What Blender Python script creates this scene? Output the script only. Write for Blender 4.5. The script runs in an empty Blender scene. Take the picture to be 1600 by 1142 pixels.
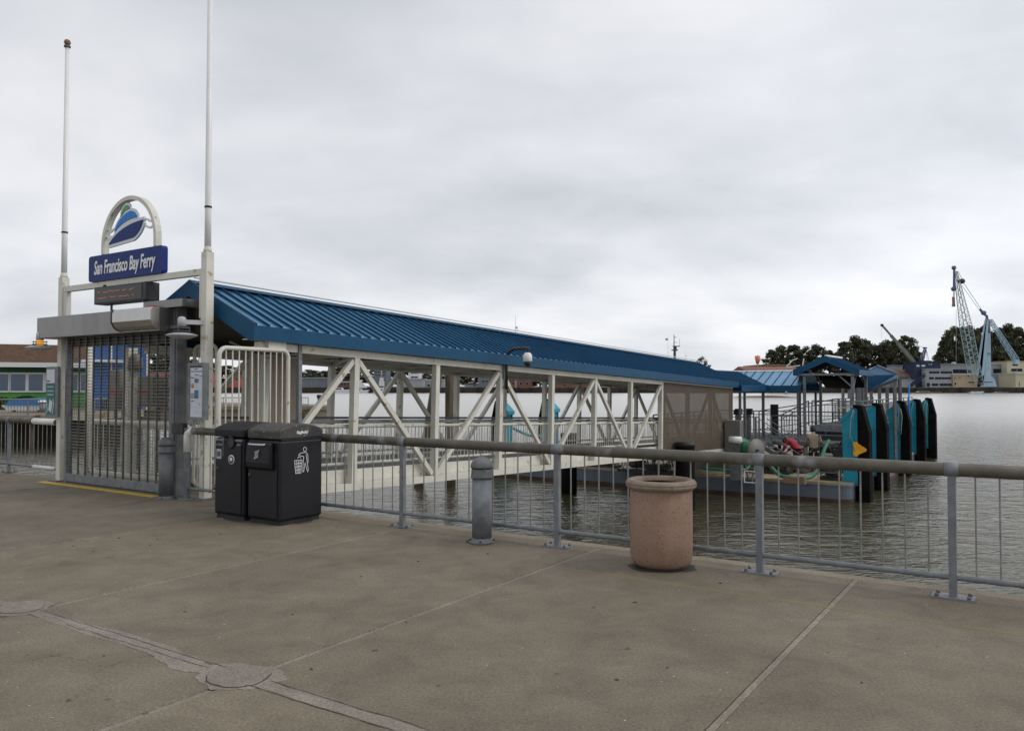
import bpy, math, random
from mathutils import Vector, Matrix, Euler
random.seed(7)
SC = bpy.context.scene
COL = SC.collection
R = math.radians

# ---------------------------------------------------------------- camera
cd = bpy.data.cameras.new('camera'); cam = bpy.data.objects.new('camera', cd); COL.objects.link(cam)
cam.location = (0, 0, 1.78); PITCH = 1.466
cam.rotation_euler = (R(90 + PITCH), 0, 0)
cd.sensor_width = 36; cd.lens = 28.125; cd.clip_start = .05; cd.clip_end = 9000
SC.camera = cam
# ---------------------------------------------------------------- sky (overcast) and a weak, wide sun
w = bpy.data.worlds.new('World'); SC.world = w; w.use_nodes = True
nt = w.node_tree; nt.nodes.clear()
def wn(t, **k):
    n = nt.nodes.new(t)
    for a, b in k.items(): setattr(n, a, b)
    return n
L = nt.links.new
out = wn('ShaderNodeOutputWorld'); mixs = wn('ShaderNodeMixShader'); mixs.inputs[0].default_value = .93
sky = wn('ShaderNodeTexSky', sky_type='NISHITA', sun_disc=False); sky.sun_elevation = R(42); sky.sun_rotation = R(100)
b1 = wn('ShaderNodeBackground'); b1.inputs[1].default_value = .1; L(sky.outputs[0], b1.inputs[0])
tc = wn('ShaderNodeTexCoord'); sep = wn('ShaderNodeSeparateXYZ'); L(tc.outputs['Generated'], sep.inputs[0])
def wm(op, a, b=None, c=None, clamp=False):
    n = wn('ShaderNodeMath', operation=op); n.use_clamp = clamp
    for i, v in enumerate((a, b, c)):
        if v is None: continue
        if isinstance(v, (int, float)): n.inputs[i].default_value = v
        else: L(v, n.inputs[i])
    return n.outputs[0]
zc = wm('MAXIMUM', sep.outputs[2], 0.0)
den = wm('ADD', zc, .30)
ux = wm('DIVIDE', sep.outputs[0], den); uy = wm('DIVIDE', sep.outputs[1], den)
cmb = wn('ShaderNodeCombineXYZ'); L(ux, cmb.inputs[0]); L(uy, cmb.inputs[1])
def cloud(scale, detail, rough, off, dist=0.0):
    mp = wn('ShaderNodeMapping'); mp.inputs['Location'].default_value = off; mp.inputs['Scale'].default_value = (1, 1.25, 1)
    L(cmb.outputs[0], mp.inputs[0])
    n = wn('ShaderNodeTexNoise'); n.inputs['Scale'].default_value = scale; n.inputs['Detail'].default_value = detail
    n.inputs['Roughness'].default_value = rough; n.inputs['Distortion'].default_value = dist; L(mp.outputs[0], n.inputs['Vector']); return n.outputs[0]
c1 = cloud(1.15, 4, .48, (3.9, 1.7, 0), .25); c2 = cloud(3.4, 5, .5, (9.1, 4.4, 2), .3)
den_ = wm('ADD', wm('MULTIPLY', c1, .72), wm('MULTIPLY', c2, .28))
dens = wm('MULTIPLY', wm('SUBTRACT', den_, .36), 3.4, clamp=True)
# the veiled sun brightens the clouds round its own direction, and the layer thins towards the horizon
sd = Vector((math.sin(R(100)) * math.cos(R(42)), math.cos(R(100)) * math.cos(R(42)), math.sin(R(42))))
dp = wn('ShaderNodeVectorMath', operation='DOT_PRODUCT'); L(tc.outputs['Generated'], dp.inputs[0]); dp.inputs[1].default_value = sd
gl = wm('POWER', wm('MAXIMUM', dp.outputs['Value'], 0), 3.0)
lowb = wm('POWER', wm('SUBTRACT', 1.0, zc, clamp=True), 5.0)
dp2 = wn('ShaderNodeVectorMath', operation='DOT_PRODUCT'); L(tc.outputs['Generated'], dp2.inputs[0]); dp2.inputs[1].default_value = Vector((.80, .57, .19))
gl2 = wm('POWER', wm('MAXIMUM', dp2.outputs['Value'], 0), 4.0)
val = wm('ADD', wm('ADD', .80, wm('MULTIPLY', gl, .18)), wm('ADD', wm('MULTIPLY', lowb, .10), wm('MULTIPLY', gl2, .22)))
val = wm('MULTIPLY', val, wm('ADD', .77, wm('MULTIPLY', dens, .33)))
below = wm('GREATER_THAN', sep.outputs[2], -.02)
val = wm('MULTIPLY', val, wm('ADD', .45, wm('MULTIPLY', below, .55)))
mc = wn('ShaderNodeMix', data_type='RGBA'); L(dens, mc.inputs[0])
mc.inputs[6].default_value = (.945, .98, 1.05, 1); mc.inputs[7].default_value = (.985, .99, 1.02, 1)
b2 = wn('ShaderNodeBackground'); L(mc.outputs[2], b2.inputs[0]); L(val, b2.inputs[1])
L(b1.outputs[0], mixs.inputs[1]); L(b2.outputs[0], mixs.inputs[2]); L(mixs.outputs[0], out.inputs[0])
sl = bpy.data.lights.new('sun', 'SUN'); sl.energy = 1.0; sl.angle = R(24); sl.color = (1, .97, .92)
so = bpy.data.objects.new('sun', sl); COL.objects.link(so)
sv = Vector((math.sin(R(100)) * math.cos(R(42)), math.cos(R(100)) * math.cos(R(42)), math.sin(R(42))))
so.rotation_euler = sv.to_track_quat('Z', 'Y').to_euler(); so.location = (20, 20, 40)
vs = SC.view_settings; vs.view_transform = 'Standard'; vs.look = 'None'; vs.exposure = 0; vs.gamma = 1; vs.use_curve_mapping = False

# ---------------------------------------------------------------- frames of reference
CX = .8327; SX = .5537; O = Vector((-4.94, 13.0, 0)); RZ = -math.atan2(SX, CX)
WZ = -2.26           # water level
def W(s, t, z=0): return Vector((O.x + CX * s + SX * t, O.y - SX * s + CX * t, z))
_rot = Euler((R(90 + PITCH), 0, 0)).to_matrix()
def P(px, py, Y):    # the point at distance Y (metres north of the camera) that the photograph shows at px, py
    d = _rot @ Vector(((px - 800) / 1250, (571 - py) / 1250, -1)); k = Y / d.y
    return Vector((d.x * k, Y, 1.78 + d.z * k))
# ---------------------------------------------------------------- materials
def mat(name, c, c2=None, scale=3.0, rough=.5, metal=0.0, bump=0.0, bscale=60.0, spec=.5, detail=4, alpha=1.0, stretch=None, contrast=(.35, .65), spots=None, emit=None, coat=0):
    m = bpy.data.materials.new(name); m.use_nodes = True; n = m.node_tree; l = n.links.new
    b = n.nodes['Principled BSDF']; b.inputs['Roughness'].default_value = rough; b.inputs['Metallic'].default_value = metal
    b.inputs['Specular IOR Level'].default_value = spec; b.inputs['Coat Weight'].default_value = coat
    b.inputs['Base Color'].default_value = (*c, 1)
    geo = n.nodes.new('ShaderNodeNewGeometry'); vec = geo.outputs['Position']
    if stretch:
        mp = n.nodes.new('ShaderNodeMapping'); mp.inputs['Scale'].default_value = stretch; l(vec, mp.inputs[0]); vec = mp.outputs[0]
    if c2 is not None:
        t = n.nodes.new('ShaderNodeTexNoise'); t.inputs['Scale'].default_value = scale; t.inputs['Detail'].default_value = detail; t.inputs['Roughness'].default_value = .6
        l(vec, t.inputs['Vector'])
        r = n.nodes.new('ShaderNodeValToRGB'); r.color_ramp.elements[0].position = contrast[0]; r.color_ramp.elements[1].position = contrast[1]
        r.color_ramp.elements[0].color = (*c, 1); r.color_ramp.elements[1].color = (*c2, 1); l(t.outputs[0], r.inputs[0]); col = r.outputs[0]
        if spots:
            sc, th, sp = spots
            t3 = n.nodes.new('ShaderNodeTexNoise'); t3.inputs['Scale'].default_value = sc; t3.inputs['Detail'].default_value = 3; l(vec, t3.inputs['Vector'])
            r3 = n.nodes.new('ShaderNodeValToRGB'); r3.color_ramp.elements[0].position = th; r3.color_ramp.elements[1].position = th + .07; l(t3.outputs[0], r3.inputs[0])
            mx = n.nodes.new('ShaderNodeMix'); mx.data_type = 'RGBA'; l(r3.outputs[0], mx.inputs[0]); l(col, mx.inputs[6]); mx.inputs[7].default_value = (*sp, 1); col = mx.outputs[2]
        l(col, b.inputs['Base Color'])
        mr = n.nodes.new('ShaderNodeMapRange'); mr.inputs[3].default_value = max(0, rough - .08); mr.inputs[4].default_value = min(1, rough + .1)
        l(t.outputs[0], mr.inputs[0]); l(mr.outputs[0], b.inputs['Roughness'])
    if bump:
        t2 = n.nodes.new('ShaderNodeTexNoise'); t2.inputs['Scale'].default_value = bscale; t2.inputs['Detail'].default_value = 3; l(vec, t2.inputs['Vector'])
        bp = n.nodes.new('ShaderNodeBump'); bp.inputs['Strength'].default_value = bump; bp.inputs['Distance'].default_value = .01; l(t2.outputs[0], bp.inputs['Height']); l(bp.outputs[0], b.inputs['Normal'])
    if emit:
        b.inputs['Emission Color'].default_value = (*emit[0], 1); b.inputs['Emission Strength'].default_value = emit[1]
    if alpha < 1:
        tr = n.nodes.new('ShaderNodeBsdfTransparent'); ms = n.nodes.new('ShaderNodeMixShader'); ms.inputs[0].default_value = alpha
        l(tr.outputs[0], ms.inputs[1]); l(b.outputs[0], ms.inputs[2]); l(ms.outputs[0], n.nodes['Material Output'].inputs[0])
    return m
M = dict(
 bluesheen=mat('blue_roof_sky_sheen', (.070, .215, .37), (.13, .32, .49), .8, .28, .62, spec=.5, spots=(4, .70, (.06, .15, .23))), soffit=mat('shaded_soffit', (.13, .12, .09), (.18, .165, .125), 1.5, .8),  # pan colour lightened for sky sheen; soffit colour darkened for roof shade
 cream=mat('cream_paint', (.56, .545, .47), (.66, .64, .56), 2.2, .42, bump=.05, spots=(6, .635, (.36, .30, .21))),
 white=mat('white_paint', (.74, .73, .72), (.80, .79, .78), 3, .35),
 galv=mat('galvanised_steel', (.15, .162, .176), (.22, .232, .245), 9, .58, .25, bump=.08, bscale=90),
 galvd=mat('dull_galvanised_steel', (.10, .105, .11), (.165, .17, .175), 6, .6, .2, bump=.08),
 pipe=mat('weathered_rail_pipe', (.078, .069, .052), (.135, .122, .098), 3.5, .5, .15, spots=(2.3, .60, (.23, .23, .235)), bump=.1),
 steel=mat('stainless_steel', (.17, .165, .16), (.25, .245, .24), 2.0, .30, .9, stretch=(1, 1, .2)),
 wornyel=mat('worn_yellow_paint', (.42, .33, .12), (.36, .28, .12), 9, .8, alpha=.20), litter=mat('leaf_litter', (.02, .017, .012), (.09, .06, .035), 40, .9), pale=mat('pale_grit', (.45, .43, .38), rough=.8), steelb=mat('bright_cover_steel', (.42, .41, .39), (.52, .51, .49), 1.5, .22, .9, stretch=(1, 1, .2)), darkblot=mat('dark_blot', (.045, .038, .028), (.07, .06, .045), 6, .9),
 dark=mat('dark_steel', (.02, .02, .02), (.05, .05, .048), 5, .5, .3),
 rod=mat('grille_steel', (.06, .06, .058), (.12, .118, .11), 9, .4, .5),
 slat=mat('bright_grille_rod', (.22, .22, .20), (.32, .32, .30), 9, .4, .5),
 blue=mat('blue_roof_paint', (.003, .055, .125), (.006, .072, .155), 1.2, .5, spec=.25, spots=(5, .69, (.04, .12, .19))),
 black=mat('black_bin_plastic', (.006, .006, .009), (.011, .011, .015), 2.5, .45, bump=.25, bscale=500, spec=.35),
 bindust=mat('dusty_bin_lid', (.022, .022, .023), (.085, .08, .068), 1.8, .6, bump=.2, bscale=300, spots=(22, .62, (.2, .19, .165))),
 blackg=mat('black_rubber', (.005, .005, .006), (.012, .011, .010), 3, .9, spec=.05, bump=.3, bscale=20),
 terra=mat('pink_aggregate_concrete', (.245, .150, .102), (.325, .212, .152), 2.6, .8, bump=.9, bscale=130, spots=(62, .60, (.13, .085, .068))),
 terrarim=mat('stained_aggregate_rim', (.21, .165, .12), (.28, .22, .165), 8, .85, bump=.5, bscale=160, spots=(30, .62, (.14, .115, .09))),
 teal=mat('teal_paint', (.0, .20, .30), (.004, .28, .40), 1.5, .38, spots=(3.1, .68, (.03, .14, .17))),
 hull=mat('grey_blue_hull_paint', (.075, .095, .125), (.11, .13, .16), .8, .5, spots=(2.2, .66, (.1, .075, .055))),
 rust=mat('rusty_waterline', (.035, .018, .012), (.09, .045, .03), 3, .85, bump=.3),
 deck=mat('worn_tan_deck', (.22, .18, .12), (.34, .285, .20), 1.1, .8, spots=(3, .62, (.12, .1, .075))),
 grate=mat('grey_deck_grating', (.09, .095, .10), (.16, .165, .17), 2, .7),
 yellow=mat('yellow_paint', (.50, .33, .02), (.62, .42, .03), 5, .6, spots=(12, .62, (.2, .17, .09))),
 orange=mat('orange_paint', (.75, .33, .01), (.85, .42, .02), 5, .5),
 navy=mat('navy_sign_face', (.006, .028, .16), rough=.45, spec=.2),
 skyb=mat('logo_blue', (.01, .19, .60), rough=.4, spec=.25), green=mat('logo_green', (.06, .27, .06), rough=.35),
 wht=mat('sign_white', (.78, .78, .78), rough=.4), silver=mat('brushed_logo_edge', (.55, .58, .60), rough=.3, metal=.3),
 led=mat('led_screen', (.008, .007, .006), rough=.25), ledon=mat('led_dot', (.4, .09, .03), rough=.4, emit=((1, .22, .07), .35)),
 amber=mat('amber_lens', (.9, .4, .02), rough=.25, emit=((1, .42, .02), .75)),
 lamp=mat('lamp_grey_white', (.42, .42, .44), (.5, .5, .52), 5, .4),
 beige=mat('beige_panel', (.36, .285, .225), (.43, .35, .28), 1.4, .55),
 mesh=mat('brown_shade_mesh', (.095, .073, .048), (.12, .095, .065), 3, .8, alpha=.70),
 wood=mat('old_timber', (.045, .033, .024), (.11, .085, .062), 2, .9, bump=.8, bscale=12, stretch=(4, 4, .4)),
 woodl=mat('timber_block', (.18, .10, .055), (.26, .16, .09), 6, .85, stretch=(1, 6, 6)),
 hose=mat('green_hose', (.02, .13, .07), (.035, .175, .095), 10, .4), rope=mat('grey_teal_rope', (.20, .30, .30), (.3, .38, .36), 20, .9),
 tealrope=mat('teal_rope', (.02, .28, .34), rough=.8),
 red=mat('red_jacket', (.32, .015, .03), (.42, .03, .05), 6, .8), tan=mat('tan_coat', (.24, .19, .13), (.31, .25, .175), 5, .9),
 cloth=mat('dark_trousers', (.012, .012, .018), (.02, .02, .027), 5, .9), skin=mat('skin', (.42, .24, .17), rough=.6), hair=mat('dark_hair', (.01, .008, .007), rough=.7),
 farpane=mat('far_dark_pane', (.012, .016, .024), rough=.5, spec=.15), glass=mat('dark_window_glass', (.012, .016, .022), rough=.08, spec=.8), bglass=mat('blue_window_glass', (.02, .06, .12), (.05, .09, .15), .8, .1, spec=.8),
 paper=mat('pale_paper', (.60, .62, .68), rough=.6), ink=mat('dark_ink', (.07, .08, .11), rough=.6), greyink=mat('grey_ink', (.42, .44, .49), rough=.6),
 pgreen=mat('poster_green', (.02, .14, .13), rough=.6), pteal=mat('poster_pale_green', (.38, .52, .50), rough=.6),
 redlab=mat('red_label', (.45, .02, .03), rough=.6), ograph=mat('map_orange', (.65, .2, .05), rough=.6), photo=mat('photo_blue', (.04, .10, .2), (.08, .2, .3), 14, .6),
 cab=mat('grey_cabinet', (.14, .135, .12), (.185, .18, .16), 2, .5),
 shingle=mat('brown_shingle', (.10, .055, .033), (.165, .093, .058), 3, .9), grnwall=mat('green_wall', (.05, .22, .03), (.07, .27, .045), 1, .7),
 dgreen=mat('dark_green_band', (.012, .07, .018), rough=.7), bluewall=mat('blue_wall', (.015, .075, .24), (.025, .10, .29), .4, .6),
 tarp=mat('blue_tarpaulin', (.02, .14, .38), (.03, .2, .46), 2, .6), conc=mat('stained_concrete', (.20, .17, .125), (.30, .26, .195), .6, .9, spots=(.9, .60, (.16, .085, .045))),
 quay=mat('dark_quay_wall', (.012, .010, .008), (.05, .04, .03), .25, .95), land=mat('far_ground', (.10, .09, .075), (.16, .14, .115), .05, .95),
 fgrey=mat('grey_facade', (.28, .30, .32), (.33, .35, .37), .15, .8), fgreyd=mat('blue_grey_facade', (.12, .14, .17), (.16, .18, .21), .15, .8),
 ftan=mat('tan_facade', (.34, .26, .16), (.41, .32, .21), .15, .8), fcream=mat('cream_facade', (.48, .45, .30), (.55, .51, .36), .15, .8),
 fwhite=mat('white_facade', (.60, .60, .60), rough=.7), froof=mat('rust_red_roof', (.16, .07, .05), (.22, .11, .08), .2, .9), fnavy=mat('dark_blue_steelwork', (.008, .015, .05), (.015, .03, .08), .4, .6),
 fred=mat('red_facade', (.38, .09, .07), (.45, .13, .1), .2, .8), yroof=mat('ochre_roof', (.26, .19, .07), rough=.9),
 crane=mat('pale_blue_crane_paint', (.30, .43, .53), (.37, .50, .59), .12, .5), craneg=mat('grey_green_boom_paint', (.27, .36, .36), (.34, .43, .43), .2, .6), cranep=mat('violet_grey_steel', (.10, .11, .22), rough=.6),
 boomg=mat('olive_grey_boom', (.13, .14, .115), (.18, .185, .155), .3, .7), bark=mat('dark_bark', (.05, .038, .028), (.09, .07, .05), 1, .9),
 pink=mat('faded_orange_windsock', (.75, .24, .18), rough=.8), boat=mat('white_hull', (.62, .63, .64), rough=.4), rack=mat('scrap_dark', (.05, .045, .04), (.13, .12, .11), .6, .8),
)
def leafmat(name, a, b):
    m = bpy.data.materials.new(name); m.use_nodes = True; n = m.node_tree; bs = n.nodes['Principled BSDF']; bs.inputs['Roughness'].default_value = .75; bs.inputs['Specular IOR Level'].default_value = .2
    g = n.nodes.new('ShaderNodeNewGeometry'); r = n.nodes.new('ShaderNodeValToRGB'); r.color_ramp.elements[0].color = (*a, 1); r.color_ramp.elements[1].color = (*b, 1)
    n.links.new(g.outputs['Random Per Island'], r.inputs[0]); n.links.new(r.outputs[0], bs.inputs['Base Color']); return m
M['leaf'] = leafmat('dark_foliage', (.016, .021, .012), (.085, .088, .045)); M['bush'] = leafmat('bush_foliage', (.015, .035, .008), (.06, .10, .025))

# concrete of the quay, with drying stains, fine grit and white specks
def concrete(name, tint=1.0, grey=0):
    m = bpy.data.materials.new(name); m.use_nodes = True; n = m.node_tree; l = n.links.new; b = n.nodes['Principled BSDF']
    g = n.nodes.new('ShaderNodeNewGeometry'); oi = n.nodes.new('ShaderNodeObjectInfo')
    def noise(s, d=4, r=.6, dist=0):
        t = n.nodes.new('ShaderNodeTexNoise'); t.inputs['Scale'].default_value = s; t.inputs['Detail'].default_value = d; t.inputs['Roughness'].default_value = r; t.inputs['Distortion'].default_value = dist
        l(g.outputs['Position'], t.inputs['Vector']); return t.outputs[0]
    def ramp(src, p0, c0, p1, c1):
        r = n.nodes.new('ShaderNodeValToRGB'); r.color_ramp.elements[0].position = p0; r.color_ramp.elements[1].position = p1
        r.color_ramp.elements[0].color = (*c0, 1); r.color_ramp.elements[1].color = (*c1, 1); l(src, r.inputs[0]); return r.outputs[0]
    def mix(f, a, c, mode='MULTIPLY'):
        x = n.nodes.new('ShaderNodeMix'); x.data_type = 'RGBA'; x.blend_type = mode
        if isinstance(f, float): x.inputs[0].default_value = f
        else: l(f, x.inputs[0])
        l(a, x.inputs[6])
        if isinstance(c, tuple): x.inputs[7].default_value = (*c, 1)
        else: l(c, x.inputs[7])
        return x.outputs[2]
    k = tint
    base = ramp(noise(.55, 6, .62, .4), .36, (.158 * k, .131 * k, .094 * k), .68, (.212 * k, .181 * k, .134 * k))
    base = mix(1.0, base, ramp(noise(2.6, 5, .65, .6), .30, (.80, .795, .79), .62, (1.06, 1.06, 1.05)))
    base = mix(1.0, base, ramp(noise(55, 3, .7), .30, (.66, .66, .66), .70, (1.34, 1.34, 1.33)))
    base = mix(1.0, base, ramp(noise(210, 2, .7), .32, (.62, .62, .62), .68, (1.36, 1.36, 1.36)))
    base = mix(1.0, base, ramp(oi.outputs['Random'], 0, (.87, .885, .91), 1, (1.07, 1.06, 1.03)))
    base = mix(ramp(noise(1.05, 3, .5, 1.2), .60, (0, 0, 0), .72, (.55, .55, .55)), base, (.60, .60, .60))
    v = n.nodes.new('ShaderNodeTexVoronoi'); v.inputs['Scale'].default_value = 5.5; l(g.outputs['Position'], v.inputs['Vector'])
    base = mix(ramp(v.outputs['Distance'], .022, (1, 1, 1), .034, (0, 0, 0)), base, (.62, .60, .55), 'MIX')
    v2 = n.nodes.new('ShaderNodeTexVoronoi'); v2.inputs['Scale'].default_value = 1.7; l(g.outputs['Position'], v2.inputs['Vector'])
    dn = n.nodes.new('ShaderNodeMath'); dn.operation = 'ADD'; l(v2.outputs['Distance'], dn.inputs[0]); sx = n.nodes.new('ShaderNodeMath'); sx.operation = 'MULTIPLY'; l(noise(22, 2), sx.inputs[0]); sx.inputs[1].default_value = .10; l(sx.outputs[0], dn.inputs[1])
    base = mix(ramp(dn.outputs[0], .078, (.8, .8, .8), .092, (0, 0, 0)), base, (.35, .35, .35))
    v3 = n.nodes.new('ShaderNodeTexVoronoi'); v3.inputs['Scale'].default_value = 3.1; l(g.outputs['Position'], v3.inputs['Vector'])
    base = mix(ramp(v3.outputs['Distance'], .045, (.65, .65, .65), .06, (0, 0, 0)), base, (.45, .44, .42))
    v4 = n.nodes.new('ShaderNodeTexVoronoi'); v4.feature = 'DISTANCE_TO_EDGE'; v4.inputs['Scale'].default_value = .42; wp_ = n.nodes.new('ShaderNodeVectorMath'); wp_.operation = 'ADD'; nz = n.nodes.new('ShaderNodeTexNoise'); nz.inputs['Scale'].default_value = 2.2; nz.inputs['Detail'].default_value = 5; l(g.outputs['Position'], nz.inputs['Vector'])
    sc_ = n.nodes.new('ShaderNodeVectorMath'); sc_.operation = 'SCALE'; sc_.inputs['Scale'].default_value = .9; l(nz.outputs['Color'], sc_.inputs[0]); l(g.outputs['Position'], wp_.inputs[0]); l(sc_.outputs[0], wp_.inputs[1]); l(wp_.outputs[0], v4.inputs['Vector'])
    cm_ = n.nodes.new('ShaderNodeMath'); cm_.operation = 'MULTIPLY'; l(ramp(v4.outputs['Distance'], .0015, (.5, .5, .5), .0035, (0, 0, 0)), cm_.inputs[0]); l(ramp(noise(.5, 2), .52, (0, 0, 0), .62, (1, 1, 1)), cm_.inputs[1])
    base = mix(cm_.outputs[0], base, (.4, .4, .4))
    if grey: base = mix(1.0, base, (.97, .985, 1.12))
    l(base, b.inputs['Base Color'])
    b.inputs['Roughness'].default_value = .82; b.inputs['Specular IOR Level'].default_value = .35
    bp = n.nodes.new('ShaderNodeBump'); bp.inputs['Strength'].default_value = .5; bp.inputs['Distance'].default_value = .004; l(noise(160, 3, .75), bp.inputs['Height'])
    bp2 = n.nodes.new('ShaderNodeBump'); bp2.inputs['Strength'].default_value = .5; bp2.inputs['Distance'].default_value = .012; l(noise(9, 4, .6), bp2.inputs['Height']); l(bp.outputs[0], bp2.inputs['Normal'])
    l(bp2.outputs[0], b.inputs['Normal']); return m
M['slab'] = concrete('brushed_concrete'); M['edge'] = concrete('pale_edge_concrete', 1.4); M['seal'] = concrete('joint_sealant', 1.42, 1); M['patchm'] = concrete('patch_mortar', 1.45, 1)
def watermat():
    m = bpy.data.materials.new('estuary_water'); m.use_nodes = True; n = m.node_tree; l = n.links.new; b = n.nodes['Principled BSDF']
    b.inputs['Base Color'].default_value = (.060, .054, .030, 1); b.inputs['Roughness'].default_value = .06; b.inputs['IOR'].default_value = 1.33; b.inputs['Specular IOR Level'].default_value = .5
    g = n.nodes.new('ShaderNodeNewGeometry')
    def wave(scale, st, rot, detail, dist, d):
        mp = n.nodes.new('ShaderNodeMapping'); mp.inputs['Scale'].default_value = st; mp.inputs['Rotation'].default_value = (0, 0, R(rot)); l(g.outputs['Position'], mp.inputs[0])
        t = n.nodes.new('ShaderNodeTexNoise'); t.inputs['Scale'].default_value = scale; t.inputs['Detail'].default_value = detail; t.inputs['Roughness'].default_value = .55; t.inputs['Distortion'].default_value = dist; l(mp.outputs[0], t.inputs['Vector'])
        return t.outputs[0]
    last = None; bs_ = []
    for h, s, d in ((wave(.9, (1, 1.9, 1), 12, 3, .6, 0), 1.0, .10), (wave(2.2, (1, 2.0, 1), -14, 4, .8, 0), 1.0, .04), (wave(.16, (1, 2.2, 1), 6, 2, .3, 0), 1.0, .05)):
        bp = n.nodes.new('ShaderNodeBump'); bp.inputs['Strength'].default_value = s; bp.inputs['Distance'].default_value = d; l(h, bp.inputs['Height'])
        if last: l(last, bp.inputs['Normal'])
        last = bp.outputs[0]; bs_.append(bp)
    l(last, b.inputs['Normal'])
    # ripples too small to resolve far out broaden the reflection instead
    sp = n.nodes.new('ShaderNodeSeparateXYZ'); l(g.outputs['Position'], sp.inputs[0]); mr = n.nodes.new('ShaderNodeMapRange'); mr.inputs[1].default_value = 18; mr.inputs[2].default_value = 120; mr.inputs[3].default_value = .04; mr.inputs[4].default_value = .28
    l(sp.outputs[1], mr.inputs[0]); l(mr.outputs[0], b.inputs['Roughness'])
    for k_ in bs_:
        m2 = n.nodes.new('ShaderNodeMapRange'); m2.inputs[1].default_value = 40; m2.inputs[2].default_value = 260; m2.inputs[3].default_value = 1; m2.inputs[4].default_value = .55; l(sp.outputs[1], m2.inputs[0]); l(m2.outputs[0], k_.inputs['Strength'])
    # ripples spread the mirror image upwards while the grazing reflectance stays that of the mean surface
    gb = n.nodes.new('ShaderNodeBsdfGlossy'); gb.inputs['Color'].default_value = (.90, .885, .86, 1); l(last, gb.inputs['Normal']); l(mr.outputs[0], gb.inputs['Roughness'])
    df = n.nodes.new('ShaderNodeBsdfDiffuse'); df.inputs['Color'].default_value = (.060, .055, .030, 1)
    f1 = n.nodes.new('ShaderNodeFresnel'); f1.inputs['IOR'].default_value = 1.33; l(last, f1.inputs['Normal']); f2 = n.nodes.new('ShaderNodeFresnel'); f2.inputs['IOR'].default_value = 1.33
    m3 = n.nodes.new('ShaderNodeMapRange'); m3.inputs[1].default_value = 6; m3.inputs[2].default_value = 34; m3.inputs[3].default_value = .3; m3.inputs[4].default_value = 1; l(sp.outputs[1], m3.inputs[0])
    mf = n.nodes.new('ShaderNodeMix'); l(m3.outputs[0], mf.inputs[0]); l(f1.outputs[0], mf.inputs[2]); l(f2.outputs[0], mf.inputs[3])
    ms = n.nodes.new('ShaderNodeMixShader'); l(mf.outputs[0], ms.inputs[0]); l(df.outputs[0], ms.inputs[1]); l(gb.outputs[0], ms.inputs[2]); l(ms.outputs[0], n.nodes['Material Output'].inputs[0])
    return m
M['water'] = watermat()

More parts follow.
